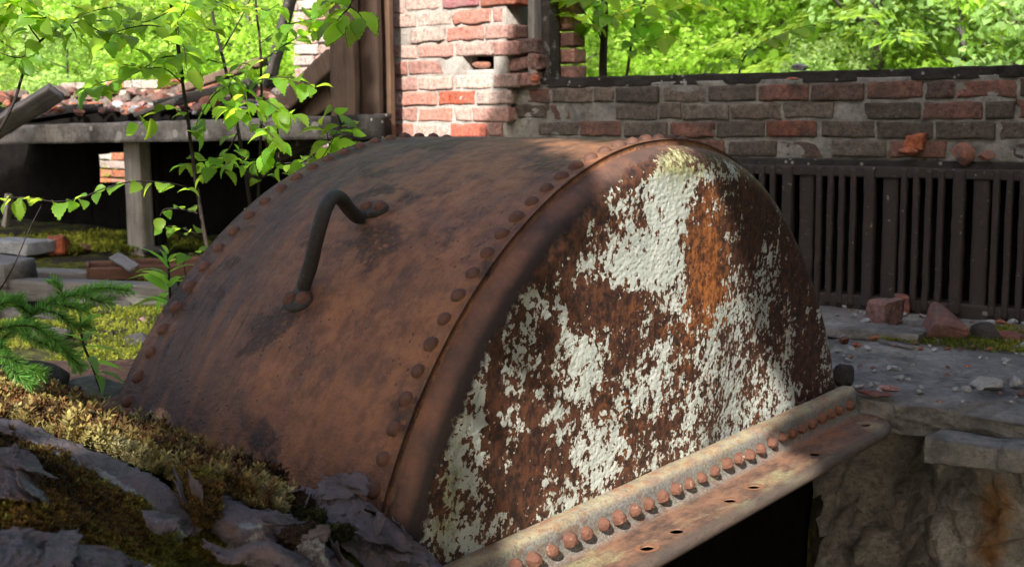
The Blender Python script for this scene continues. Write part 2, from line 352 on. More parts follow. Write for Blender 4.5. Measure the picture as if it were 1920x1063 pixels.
def mat_wood(name, c0, c1, axis=0, dark=(.03, .025, .02), lich=0.):
    g = G(name); sc = [14., 14., 14.]; sc[axis] = .8
    q = g.n('Mapping', {'Vector': g.co.outputs['Object'], 'Scale': tuple(sc)}).outputs[0]
    a = g.noise(2.2, 7, .7, q, .4); b = g.noise(9, 5, .7, q)
    c = g.mix(g.ramp(a, .3, .7), c0, c1); c = g.mix(g.math('MULTIPLY', g.ramp(b, .55, .68), .7), c, dark)
    c = g.mix(g.math('MULTIPLY', g.ramp(g.noise(5, 5, .6), .5, .7), .5), c, tuple(x*.5 for x in c0))
    if lich: c = g.mix(g.math('MULTIPLY', g.ramp(g.noise(22, 5, .7), .58, .66), lich), c, (.33, .34, .31))
    return g.done(c, .85, g.bump(g.math('ADD', a, g.math('MULTIPLY', b, .5)), .006, .9), spec=.25)
M_woodpost = mat_wood('brown_weathered_timber', (.085, .055, .038), (.16, .11, .08), 2)
M_wooddark = mat_wood('dark_brown_timber', (.028, .017, .012), (.055, .032, .022), 2)
M_woodrust = mat_wood('reddish_timber', (.075, .042, .025), (.13, .08, .05), 2)
M_woodgrey = mat_wood('silver_grey_board', (.10, .093, .085), (.22, .21, .195), 0)
M_woodgreyz = mat_wood('silver_grey_upright', (.14, .13, .11), (.28, .26, .23), 2)
M_woodblack = mat_wood('blackened_board', (.025, .022, .02), (.07, .062, .055), 0, lich=.5)
def mat_leaf(name, c0, c1, tc, tf=.45, rough=.45, vein=True):
    g = G(name); a = g.attr('Col', 'Color')
    c = g.mix(g.noise(9, 3, .6), c0, c1); c = g.mix(1, c, a, 'MULTIPLY')
    t = g.mix(1, tc, a, 'MULTIPLY')
    return g.done(c, rough, None, spec=.3, trans=(tf, t))
M_leaf = mat_leaf('young_green_leaf', (.10, .21, .025), (.16, .30, .04), (.60, .92, .08), .6)
M_fire = mat_leaf('fireweed_leaf', (.09, .22, .03), (.14, .30, .05), (.42, .80, .10), .5)
M_needle = mat_leaf('spruce_needle', (.07, .17, .035), (.12, .26, .05), (.22, .50, .09), .4)
M_wood1 = mat_stone('dark_bark', (.018, .013, .012), (.045, .033, .028), 60, .002)
M_greenstem = mat_leaf('green_stem', (.10, .20, .05), (.16, .28, .08), (.2, .35, .08), .2)
M_moss = mat_leaf('moss_shoots', (1, 1, 1), (.8, .8, .8), (1, 1, 1), .3, .8)
def mat_ground():
    g = G('mossy_ground'); n1 = g.noise(3.5, 7, .68); n2 = g.noise(26, 6, .75)
    soil = g.mix(g.ramp(n2, .35, .65), (.018, .016, .011), (.07, .06, .045))
    moss = g.mix(g.ramp(n2, .35, .68), (.035, .045, .008), (.22, .23, .03))
    c = g.mix(g.ramp(n1, .46, .56), soil, moss)
    return g.done(c, .95, g.bump(g.math('ADD', n2, g.noise(90, 4, .7)), .03, 1), spec=.15)
M_ground = mat_ground()
M_hill = mat_leaf('leafy_undergrowth_floor', (.03, .07, .012), (.06, .12, .02), (.1, .2, .03), .1)
def sheet_extra(g, c):
    q = g.ramp(g.math('ADD', g.attr('lich'), g.math('MULTIPLY', g.math('SUBTRACT', g.noise(38, 5, .75), .5), 1.6)), .55, .75)
    return g.mix(g.math('MULTIPLY', q, .85), c, (.30, .33, .33))
M_sheet = mat_metal('purplish_rusted_sheet', [((.075, .062, .070), (.19, .155, .165)), ((.20, .125, .11), .52, .64, 9, .6), ((.035, .03, .033), .5, .62, 17, .85), ((.20, .21, .22), .62, .70, 26, .5)], 35, .010, .6, extra=sheet_extra)
M_corr = mat_metal('pink_brown_corrugated_iron', [((.14, .075, .06), (.27, .16, .13)), ((.06, .035, .03), .5, .65, 12, .7)], 25, .002, .7)
M_rad = mat_metal('radiator_cast_iron', [((.014, .011, .010), (.034, .025, .021)), ((.06, .030, .018), .56, .70, 8, .6), ((.30, .31, .28), .64, .68, 55, .85)], 30, .003, .75)
M_channel = mat_metal('rust_brown_channel', [((.08, .035, .022), (.16, .08, .05)), ((.04, .02, .015), .5, .65, 12, .6)], 25, .002, .7)

# ================================================================== the riveted casing
AX0, AX1 = -.712, .028
casing = thing('machine_casing', 'big riveted half-drum iron casing, rust brown with peeling white paint on its end', 'machinery', (-.3, 0, .28))
def k_(th):   # knuckle of the end plate is tighter on the far side
    q = np.clip((np.degrees(th)-95)/45, 0, 1); q = q*q*(3-2*q); return .052+(.048-.052)*q, .030+(-.006-.030)*q
# shell: outer skin, edge, inner skin
th = np.linspace(math.radians(8), math.radians(172), 240); xs = np.linspace(AX0, AX1, 120)
T, X = np.meshgrid(th, xs, indexing='ij')
X = X+0
end = k_(T)[1]+.0-.002; X = AX0+(X-AX0)*(end-AX0)/(AX1-AX0)
P = np.stack([X*3.1, T*2.2, T*0], -1)
r = 1+.0016*fbm(P*3, 3, 3)-.002*np.clip(fbm(P*2.1+9, 3, 8), 0, 1)
V = np.stack([X, -r*np.cos(T), r*np.sin(T)], -1)
V2 = np.stack([X, -.986*np.cos(T), .986*np.sin(T)], -1)
n, m = T.shape; F1 = grid_faces(n, m)[:, ::-1]; F2 = grid_faces(n, m)+n*m
a = np.arange(n-1)*m+m-1; Fe = np.stack([a, a+m, a+m+n*m, a+n*m], 1); b_ = np.arange(n-1)*m; Fe2 = np.stack([b_+n*m, b_+m+n*m, b_+m, b_], 1)
Fall = np.vstack([F1, F2, Fe, Fe2])
me = mesh_np('shell', np.vstack([V.reshape(-1, 3), V2.reshape(-1, 3)]), Fall, attrs={'ax': np.tile(X.ravel(), 2), 'arc': np.tile(T.ravel(), 2)})
child('shell', me, M_shell, casing)
# end plate with its rounded knuckle
th = np.linspace(math.radians(6), math.radians(174), 260)
prof = []
kk, x0 = k_(th)
rows = []
s1 = np.linspace(0, 1, 26); R0 = .9855
def ring(xx, rr): return np.stack([xx, -rr*np.cos(th), rr*np.sin(th)], -1)
rows.append(ring(x0-.03, th*0+.984))
for s in np.linspace(0, 1, 5): rows.append(ring(x0-.006+.008*s, th*0+R0+.0015*math.sin(s*3.14)))
for s in np.linspace(0, math.pi/2, 22)[1:]:
    rows.append(ring(x0+.002+kk*math.sin(s), R0-kk*(1-math.cos(s))))
XF = x0+.002+kk
for s in np.linspace(0, 1, 95)[1:]:
    rr = (R0-kk)*(1-s)+.02*s
    rows.append(ring(XF-.004*np.sin(s*3.14)+.0015*fbm(np.stack([np.full_like(th, 0), -rr*np.cos(th)*4, rr*np.sin(th)*4], -1), 2, 5), rr))
V = np.stack(rows, 0); nr, nth = V.shape[:2]
Vf = V.reshape(-1, 3); Ff = grid_faces(nr, nth)
keep = (Vf[Ff][:, :, 2] > .262).all(1); Ff = Ff[keep]
px, py = proj(Vf)
def blobs(L, px, py):
    s = 0
    for x, y, rx, ry, wt in L: s = s+wt*np.exp(-(((px-x)/rx)**2+((py-y)/ry)**2)**1.3)
    return s
POS = [(1255, 350, 42, 60, .45), (1250, 430, 52, 90, .45), (1180, 490, 80, 42, .42), (1250, 520, 45, 50, .35), (1120, 440, 22, 32, .3), (1165, 395, 30, 60, .22), (1150, 505, 50, 30, .25),
 (1335, 385, 22, 28, .22), (1325, 320, 40, 20, .35), (1380, 330, 20, 40, .2), (1090, 670, 42, 60, .42), (1105, 715, 22, 30, .2), (1055, 600, 18, 30, .25), (1050, 530, 12, 40, .3), (985, 540, 18, 30, .3),
 (890, 690, 26, 110, .42), (885, 860, 24, 80, .38), (850, 800, 18, 130, .3), (870, 1010, 45, 50, .4), (820, 1020, 30, 60, .25), (925, 985, 25, 25, .2), (965, 800, 22, 32, .28), (990, 680, 16, 20, .26), (1040, 780, 14, 40, .25), (1010, 740, 12, 25, .2),
 (1280, 560, 22, 60, .25), (1175, 640, 30, 40, .18), (1185, 740, 55, 45, .32), (1130, 830, 50, 50, .36), (1110, 890, 25, 40, .25), (1025, 870, 14, 40, .25), (1040, 940, 30, 35, .28),
 (1350, 680, 38, 90, .24), (1390, 560, 25, 60, .32), (1430, 590, 20, 60, .3), (1400, 740, 45, 70, .22), (1440, 480, 13, 50, .24), (1450, 700, 18, 50, .28), (1480, 620, 12, 45, .24), (1540, 570, 7, 35, .28), (1555, 670, 9, 60, .26), (1300, 760, 30, 90, .1), (1240, 700, 22, 60, .2), (1260, 640, 18, 60, .2)]
NEG = [(1010, 470, 60, 70, -.5), (1110, 560, 40, 25, -.3), (1150, 590, 50, 38, -.34), (970, 900, 45, 70, -.28), (1000, 820, 40, 40, -.18), (1320, 470, 42, 75, -.42), (1310, 560, 25, 40, -.2), (1390, 420, 20, 70, -.2), (1490, 520, 22, 100, -.25), (1520, 650, 18, 80, -.2), (930, 760, 18, 100, -.3), (1030, 620, 25, 30, -.15), (1155, 690, 25, 20, -.12), (1205, 410, 14, 22, -.34), (1240, 395, 12, 22, -.3), (1130, 410, 14, 25, -.15), (1430, 390, 25, 60, -.25), (1240, 810, 40, 40, -.1), (1075, 400, 42, 60, -.45), (1150, 335, 50, 22, -.25), (1190, 560, 26, 20, -.12)]
cov = .245+.05*np.clip((px-1200)/150, 0, 1)*np.clip((1500-px)/60, 0, 1)*np.clip((py-520)/100, 0, 1)+.10*np.exp(-((px-(1250-.42*py))/45)**2)*(py > 560)+blobs(POS, px, py)+blobs(NEG, px, py)
foot = np.exp(-np.clip((Vf[:, 2]-.335)/.05, 0, 9)**2); cov = cov+.16*foot*(px < 1490)*(px > 960)
org = blobs([(1320, 450, 50, 130, .75), (1350, 560, 60, 60, .5), (1260, 600, 70, 60, .35), (1310, 700, 60, 90, .3), (1430, 800, 50, 60, .35), (1150, 580, 60, 60, .25), (1200, 760, 90, 90, .2), (1460, 640, 25, 120, .4), (1150, 420, 50, 60, .3)], px, py)
alg = blobs([(1270, 300, 110, 35, .75), (1150, 400, 60, 60, .35), (1040, 540, 70, 40, .45), (860, 700, 40, 200, .5), (830, 960, 40, 120, .75), (1355, 640, 12, 200, .35), (1280, 340, 60, 60, .35), (1440, 610, 14, 120, .25), (960, 560, 40, 60, .4)], px, py)
top = blobs([(1268, 292, 42, 26, .62), (1270, 330, 40, 40, .2), (1340, 300, 40, 18, .3), (1250, 262, 40, 6, .35)], px, py)
rr = np.hypot(Vf[:, 1], Vf[:, 2]); kkv = np.tile(kk, nr)
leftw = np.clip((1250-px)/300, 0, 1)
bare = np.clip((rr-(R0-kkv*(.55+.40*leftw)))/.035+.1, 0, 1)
dark_tone = np.clip((R0-kkv*.06-rr)/(kkv*.45), 0, 1)*(.25+.95*leftw)*np.clip((1400-px)/120, .3, 1)*np.exp(-np.clip((R0-kkv*1.0-rr)/.05, 0, 9)**2)  # darker band round the inner turn of the rim, stronger to the left
me = mesh_np('end_plate', Vf, Ff, attrs={'cov': cov, 'org': org, 'alg': alg, 'bare': bare, 'top': top, 'dark_tone': dark_tone})
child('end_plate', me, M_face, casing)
# far end plate: closes the casing
th2 = np.linspace(0, math.pi, 90); Vb = [[AX0-.004, 0, 0]]+[[AX0-.004, -.985*math.cos(t), .985*math.sin(t)] for t in th2]
child('back_plate', mesh_np('back_plate', Vb, [[0, i+1, i] for i in range(1, 90)]), M_rivet, casing)
# rivets: pressed button heads
def rivet_mesh(seed, cone=.35):
    q = np.random.default_rng(seed); V = []; rs = [1.12, 1.0, .93, .78, .55, .28]; hs = [-.12, .02, .3, .62, .86, .98]
    for a, b in zip(rs, hs):
        for k in range(16):
            t = 2*math.pi*k/16; rr_ = a*(1+q.uniform(-.03, .03)); V.append([rr_*math.cos(t), rr_*math.sin(t), b*.68])
    V.append([q.uniform(-.1, .1), q.uniform(-.1, .1), .68*(1.02+cone*.25)])
    F = grid_faces(6, 16, True)[:, ::-1].tolist()+[[80+k, 80+(k+1) % 16, 96] for k in range(16)]
    return np.array(V)*.0138, F
RM = [mesh_np('rivet', *rivet_mesh(s, c)) for s, c in ((1, .3), (2, .8), (3, 0.), (4, .5))]
for q_ in RM: q_.materials.append(M_rivet)
loc0 = np.array(casing.location)
def put(name, me, root, P, Z, spin=0, sc=1.):
    o = bpy.data.objects.new(name, me); COL.objects.link(o); o.parent = root
    q = Vector(Z).to_track_quat('Z', 'Y') @ Matrix.Rotation(spin, 3, 'Z').to_quaternion()
    o.rotation_mode = 'QUATERNION'; o.rotation_quaternion = q; o.location = Vector(P)-root.location; o.scale = (sc,)*3
    return o
for i in range(30):
    t = math.radians(27.006+3.0359*(i-2)); d = (0, -math.cos(t), math.sin(t))
    xo = 0 if i < 24 else float(k_(t)[1]-.03)
    put('rivet', RM[i % 4], casing, (xo, d[1]*.9995, d[2]*.9995), d, i, random.uniform(1.02, 1.2))
for i in range(25):
    t = math.radians(30.43+3.0359*(i-1)); d = (0, -math.cos(t), math.sin(t))
    put('rivet', RM[(i+1) % 4], casing, (-.678, d[1]*.9995, d[2]*.9995), d, i*2, random.uniform(1., 1.15))
# base flange: angle iron bent round the foot of the end plate
prof = [(.080, .252), (.080, .318), (.086, .324), (.108, .324), (.117, .321), (.122, .312), (.124, .30), (.125, .275), (.128, .262), (.136, .254), (.150, .2505), (.150, .236), (.08, .236)]
ys = np.linspace(-1.12, .850, 200)
Vp = np.array([[x+.0012*float(fbm([[y*9, x*20, z*20]], 2, 4)[0]), y, z+.0012*float(fbm([[y*7, x*20, 5.]], 2, 9)[0])] for y in ys for x, z in prof])
Fp = grid_faces(len(ys), len(prof), True).tolist()+[list(range(13)), [(len(ys)-1)*13+k for k in range(13)][::-1]]
flange = child('base_flange', mesh_np('base_flange', Vp, Fp), M_angle, casing)
# horizontal plate with bolt holes
holes = [(.177+.012, .753), (.189+.008, .416), (.197, .093), (.200, -.024), (.206, -.258), (.209, -.375), (.205, -.62), (.205, -.78)]
def outline(inset):
    x1, y1, rr_ = .252-inset, .918-inset, .19-inset*.5
    L = [(-.5, -1.15), (x1, -1.15)]
    for k in range(26): L.append((x1, -1.15+(y1-rr_+1.15)*(k+1)/27))
    for k in range(13): a_ = math.pi/2*k/12; L.append((x1-rr_+rr_*math.cos(a_), y1-rr_+rr_*math.sin(a_)))
    L += [(.05, y1), (-.5, y1)]
    return L
bm = bmesh.new()
lv = [(.000, .2365), (-.0028, .2445), (0, .2365)]
loops = [[bm.verts.new((x, y, z)) for x, y in outline(ins)] for ins, z in ((.016, .2500), (.006, .2478), (.001, .2435), (0., .237), (.001, .230), (.006, .2245), (.014, .2225))]
for A, B in zip(loops, loops[1:]):
    for i in range(len(A)):
        j = (i+1) % len(A); bm.faces.new((A[j], A[i], B[i], B[j]))
hl = []
for hx, hy in holes:
    top_ = [bm.verts.new((hx+.0125*math.cos(t), hy+.0165*math.sin(t), .2500)) for t in np.linspace(0, 2*math.pi, 17)[:-1]]
    bot_ = [bm.verts.new((v.co.x, v.co.y, .2470)) for v in top_]
    for i in range(16): j = (i+1) % 16; bm.faces.new((top_[j], top_[i], bot_[i], bot_[j]))
    low_r = [bm.verts.new((hx+.015*math.cos(t)-.014, hy+.020*math.sin(t)+.040, .2225)) for t in np.linspace(0, 2*math.pi, 17)[:-1]]
    hl.append((top_, bot_, low_r))
def fill(loop, others):
    es = []
    for L in [loop]+others:
        for i in range(len(L)):
            e = bm.edges.get((L[i], L[(i+1) % len(L)])) or bm.edges.new((L[i], L[(i+1) % len(L)])); es.append(e)
    bmesh.ops.triangle_fill(bm, edges=es, use_beauty=True)
fill(loops[0], [h[0] for h in hl]); fill(loops[-1], [h[2] for h in hl])
bmesh.ops.recalc_face_normals(bm, faces=bm.faces)
me = bpy.data.meshes.new('flange_plate'); bm.to_mesh(me); bm.free()
for p_ in me.polygons: p_.use_smooth = abs(p_.normal.z) < .98
child('flange_plate', me, M_angle, casing)
for k, (hx, hy) in enumerate(holes):
    V = []; 
    for rr_, z in ((.0134, .2508), (.0175+.0022*(k % 3), .2508)):
        for t in np.linspace(0, 2*math.pi, 25)[:-1]: V.append((hx+rr_*math.cos(t)*(1+.05*math.sin(3*t+k)), hy+1.25*rr_*math.sin(t), z))
    if k in (2, 3, 5): child('rust_ring', mesh_np('rust_ring', np.array(V), grid_faces(2, 24, True)[:, ::-1].tolist()), M_stain, casing)
# rivet tails on the vertical leg
def nut_mesh(seed):
    q = np.random.default_rng(seed); V = []; prof_ = [(.0120, -.004), (.0128, .003), (.0126, .011), (.0100, .0175), (.0055, .0210)]
    for a, b in prof_:
        for k in range(10):
            t = 2*math.pi*k/10; rr_ = a*(1+.10*(k % 2)+q.uniform(-.09, .09)); V.append([rr_*math.cos(t), rr_*math.sin(t), b+q.uniform(-.0012, .0012)])
    V.append([0, 0, .022]); F = grid_faces(5, 10, True)[:, ::-1].tolist()+[[40+k, 40+(k+1) % 10, 50] for k in range(10)]
    return mesh_np('rivet_tail', np.array(V), F, smooth=False)
NM = [nut_mesh(s) for s in range(5)]
for q_ in NM: q_.materials.append(M_nut)
by = [.790, .716, .664, .608, .549, .492, .434, .378, .325, .264, .209, .151, .098, .041, -.015, -.068, -.127, -.181, -.236, -.29, -.347, -.402, -.462, -.517, -.571, -.626, -.68, -.735, -.79]
for i, y in enumerate(by):
    put('rivet_tail', NM[i % 5], casing, (.122, y+random.uniform(-.002, .002), .288+random.uniform(-.003, .002)), (1, random.uniform(-.12, .12), random.uniform(-.12, .05)), i*1.3, random.uniform(.9, 1.08))
# lifting handle
handle = thing('handle', 'x', 'x', (0, 0, 0)); del handle['label']; del handle['category']; handle.parent = casing; handle.location = Vector((-.352, -.60, .79))-casing.location
hn = np.array([0, -math.cos(math.radians(52)), math.sin(math.radians(52))]); A1 = np.array([-.352, -.700, .716]); A2 = np.array([-.350, -.512, .861])
def hp(a, b, c): return A1+(A2-A1)*a+hn*b+np.array([1., 0, 0])*c
bar = crs([hp(.06, .010, -.004), hp(.10, .022, .004), hp(.16, .058, .032), hp(.26, .103, .058), hp(.35, .128, .070), hp(.44, .140, .072), hp(.55, .138, .064), hp(.65, .122, .051), hp(.73, .094, .035), hp(.79, .062, .018), hp(.87, .022, .003), hp(.93, .011, -.002)], 60)
rad = .0140*(1+.04*fbm(bar*40, 2, 4)); rad[:4] *= np.array([.8, .88, .95, 1]); rad[-4:] *= np.array([1, .95, .88, .8])
def hchild(name, me, m):
    o = obj(name, me, m, handle); o.location = -(handle.location+casing.location); return o
hchild('bar', mesh_np('bar', *tube(bar, rad, 14)), M_handle)
def pad(P0, seed, ax):
    """flattened forged foot: an oval plate on the shell"""
    t_ = np.array([0, -(-hn[2]), hn[1]*-1]); t_ = (A2-A1)/np.linalg.norm(A2-A1)
    V = []; rings = [(0.02, .011), (.6, .011), (.9, .009), (1., .004), (.98, -.006)]
    d = P0.copy(); d[0] = 0; nrm = d/np.linalg.norm(d)
    tt = np.cross(nrm, [1, 0, 0]); tt /= np.linalg.norm(tt)
    for a, b in rings:
        for k in range(24):
            q = 2*math.pi*k/24; V.append(P0+np.array([1, 0, 0])*(a*.034*math.cos(q))+tt*(a*.021*math.sin(q))*(1.25)+nrm*b)
    F = grid_faces(5, 24, True).tolist()+[list(range(24))]
    hchild('foot_pad', mesh_np('foot_pad', np.array(V), F), M_handle)
    for s in (-1, 1):
        o = bpy.data.objects.new('rivet', RM[seed % 4]); COL.objects.link(o); o.parent = handle; o.rotation_mode = 'QUATERNION'
        o.rotation_quaternion = Vector(nrm).to_track_quat('Z', 'Y'); o.location = Vector(P0+np.array([s*.0165, 0, 0])+nrm*.010+tt*s*.002)-handle.location-casing.location
        o.scale = (1.05, 1.05, 1.1)
pad(np.array([-.356, -.704, .711]), 1, 0); pad(np.array([-.350, -.498, .868]), 2, 0)

# ================================================================== the ground, the pit, the ledge
gx = np.concatenate([np.linspace(-60, -9, 20), np.linspace(-8.5, 2, 130), np.linspace(2.5, 40, 16)])
gy = np.concatenate([np.linspace(-30, -4, 14), np.linspace(-3.6, 4.2, 120), np.linspace(4.6, 60, 60)])
X, Y = np.meshgrid(gx, gy, indexing='ij')
base = .27+.02*fbm(np.stack([X*1.1, Y*1.1, X*0], -1), 3, 2)+.02*fbm(np.stack([X*6, Y*6, X*0], -1), 3, 5)
slope = np.clip(Y-4.0, 0, 100); hill = .12*slope+.9*np.clip(slope-9, 0, 60)*.55
hill = hill+.5*fbm(np.stack([X*.35, Y*.35, X*0], -1), 3, 12)*np.clip(slope/4, 0, 1)
Z = base+hill
leftz = np.clip((-.95-X)/1.1, 0, 1)*np.clip((1.6-Y)/1.2, 0, 1)*.0
# the pit in front of the ledge, around the casing
pit = ((X > -.25) & (Y < 1.8)) | ((X > -.95) & (Y < -.2) & (X < 0))
pitd = np.clip(np.minimum((X+.25)/.12, (1.8-Y)/.1), 0, 1)
front = np.clip((X+.9)/.3, 0, 1)*np.clip((-.55-Y)/.3, 0, 1)
Z = Z*(1-np.maximum(pitd, front))+(-.62)*np.maximum(pitd, front)
# underside stays below camera: camera stands on the pit edge well in front
child_g = obj('ground', mesh_np('ground', np.stack([X, Y, Z], -1).reshape(-1, 3), grid_faces(len(gx), len(gy))), M_ground, kind='structure')
# foundation below the casing (black, in the dark) and slab it rests on
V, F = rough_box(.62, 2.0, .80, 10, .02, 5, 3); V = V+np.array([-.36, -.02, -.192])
obj('casing_foundation', mesh_np('casing_foundation', V, F), M_dark, label='shade-black masonry block carrying the riveted iron casing above the dark pit', cat='foundation')
# right-hand stone ledge: thick slabs with an uneven worn top
def ledge(name, x0, x1, yf, yb, ztop, th_, seed, label, m=M_ledge, amp=.016, nx=420, ny=260):
    xs = np.linspace(x0, x1, nx); ys = np.linspace(0, 1, ny)
    A, B = np.meshgrid(xs, ys, indexing='ij')
    yfe = yf+.022*fbm(np.stack([xs*5, xs*0, xs*0+seed], -1), 3, seed)
    Yy = yfe[:, None]+(yb-yfe[:, None])*B
    z = ztop+amp*fbm(np.stack([A*3, Yy*5, A*0+seed], -1), 6, seed, .66)+amp*.5*np.round(2.2*fbm(np.stack([A*1.4, Yy*3.4, A*0+3+seed], -1), 2, seed+4))
    z = z-.012*np.exp(-(B/.03)**2)
    top_ = np.stack([A, Yy, z], -1)
    fr = []
    for s in np.linspace(0, 1, 16)[1:]:
        q = top_[:, 0].copy(); q[:, 2] -= s*th_; q[:, 1] += -.004+.030*np.abs(fbm(np.stack([q[:, 0]*7, q[:, 2]*26, q[:, 0]*0+seed], -1), 4, seed+1))+.006*fbm(np.stack([q[:, 0]*40, q[:, 2]*50, q[:, 0]*0+seed], -1), 3, seed+2); fr.append(q)
    V = np.concatenate([np.stack(fr[::-1], 1), top_], 1)
    back = top_[:, -1].copy(); back[:, 2] -= th_; V = np.concatenate([V, back[:, None]], 1)
    n_, m_ = V.shape[:2]; F = grid_faces(n_, m_)[:, ::-1].tolist()
    F += [[k for k in range(m_)], [(n_-1)*m_+k for k in range(m_)][::-1]]
    return obj(name, mesh_np(name, V.reshape(-1, 3), F), m, label=label, cat='stone slab')
ledge('stone_ledge', -.62, 1.9, .87, 2.30, .300, .075, 3, 'grey worn stone ledge between the rusty casing and the radiator, strewn with brick chips')
# rock face below the ledge
xs = np.linspace(-.3, 1.7, 420); zs = np.linspace(-.72, .236, 220)
A, B = np.meshgrid(xs, zs, indexing='ij')
q = np.stack([A*2.1, B*2.4, A*0], -1)
dep = .15*fbm(q, 4, 21, .55)+.05*np.abs(fbm(q*3.2, 4, 31))*2+.014*fbm(q*22, 3, 41)+.03*np.floor(3*fbm(q*1.7+4, 3, 51))
vr = np.random.default_rng(5); vs_ = np.stack([vr.uniform(-.4, 1.8, 190), vr.uniform(-.8, .3, 190)], 1); wx_ = A+.05*fbm(q*4, 3, 61); wz_ = (B+.04*fbm(q*4+7, 3, 62))*1.25
dd_ = np.sqrt((wx_[..., None]-vs_[:, 0])**2+(wz_[..., None]-vs_[:, 1]*1.25)**2); ii_ = dd_.argmin(-1); ds_ = np.partition(dd_, 1, -1); f21 = ds_[..., 1]-ds_[..., 0]
tx_, tz_, to_ = vr.normal(0, .35, 190), vr.normal(0, .35, 190), vr.uniform(-.05, .05, 190)
dep = dep*.7+to_[ii_]+tx_[ii_]*(wx_-vs_[ii_, 0])+tz_[ii_]*(wz_/1.25-vs_[ii_, 1])-.035*np.clip(1-f21/.018, 0, 1)
cell = np.floor(B*5+.7*fbm(q*.8, 2, 3)); dep = dep+.035*np.sin(cell*2.3)
Yr = .90-dep*.9+.45*np.clip((.42-A)/.3, 0, 1)**1.5*np.clip((.215-B)/.1, 0, 1)-.10*np.clip((.05-B)/.5, 0, 1)+.05*np.clip((B-.16)/.07, 0, 1)*0
def pxb(L, px, py): return blobs(L, px, py)
VV = np.stack([A, Yr, B], -1).reshape(-1, 3); px, py = proj(VV)
orgr = blobs([(1870, 950, 45, 70, .8), (1850, 1040, 50, 40, .6), (1800, 880, 30, 30, .3)], px, py)
whr = blobs([(1740, 870, 60, 40, .5), (1800, 930, 40, 60, .4), (1900, 990, 30, 80, .3)], px, py)
obj('rock_face', mesh_np('rock_face', VV, grid_faces(len(xs), len(zs))[:, ::-1], attrs={'org': orgr, 'wht': whr}), M_rock, label='rough foundation rock face below the stone ledge with an orange mineral stain', cat='rock wall')
# blocks under the ledge lip, right
def block(px, py, y, dx, dy, dz, seed, m, name, label, cat, rz=0., group=None, amp=.012, tilt=(0, 0)):
    P0 = hit(px, py, 1, y); V, F = rough_box(dx, dy, dz, 7, amp, 14, seed)
    V = V@eul(tilt[0], tilt[1], rz).T
    o = obj(name, mesh_np(name, V, F), m, label=label, cat=cat, group=group); o.location = P0; return o
block(1825, 845, .80, .20, .12, .062, 5, M_ledge, 'stone_block', 'grey stone block wedged under the ledge edge above the orange stained rock', 'stone')
block(1935, 858, .78, .13, .12, .06, 6, M_ledge, 'stone_block', 'grey stone block at the right edge under the stone ledge', 'stone')

# ================================================================== brick wall with its radiator
def bricks(rows, x0, x1, yf, z0, ch=.073, bl=.222, palette=None, broken=0., skip=(), seed=0, jit=.004, edge_r=None, thick=.1, specials=None, bh=.063, void=None):
    q = np.random.default_rng(seed); out = []; cols = []; n = 0; specials = specials or {}
    for r in range(rows):
        x = x0-q.uniform(0, bl) if r % 2 else x0-q.uniform(0, .03); k = 0
        xe = x1 if edge_r is None else x1+edge_r[r % len(edge_r)]
        while x < xe-.03:
            L = bl*(.5 if q.random() < .14 else 1)-.011
            a, b = max(x, x0), min(x+L, xe)
            if b-a > .035 and (r, k) not in skip and not (void and b > void[0] and a < void[1]-.02 and z0+r*ch+bh > void[2]+.02 and z0+r*ch < void[3]-.02):
                V, F = rough_box(b-a, thick, bh, 6, .0085 if q.random() > broken else .020, 30, seed*91+r*17+k)
                sp = specials.get((r, k), {})
                V = V@rotz(q.normal(0, .012)).T
                V = V+np.array([(a+b)/2+q.normal(0, .002), yf+thick/2+q.normal(0, jit)+sp.get('in', 0), z0+r*ch+bh/2+q.normal(0, .0024)])
                c = np.array(sp.get('col', palette[q.integers(len(palette))]))*q.uniform(.75, 1.25)
                out.append((V, F)); cols.append(np.tile(c, (len(V), 1)))
            x += L+.011; k += 1
    V, F = join(out); return V, F, np.vstack(cols)
DK = [(.12, .065, .055), (.14, .078, .062), (.10, .070, .06), (.17, .085, .068), (.12, .10, .085), (.09, .078, .068), (.13, .115, .10)]
YW = 2.30
wall = thing('brick_wall', 'low dark sooty red brick wall above the radiator, topped by a black sill', 'brick wall', (-.8, YW, .3))
V, F, C = bricks(4, -2.10, 1.6, YW, .868, palette=DK, broken=.12, seed=4, specials={(2, 8): dict(col=(.34, .11, .06), **{'in': .03}), (1, 6): dict(col=(.21, .085, .06)), (3, 15): dict(col=(.19, .085, .065))}, skip=((0, 9), (0, 11)))
child('brickwork', mesh_np('brickwork', V, F, C, smooth=True), M_brick, wall)
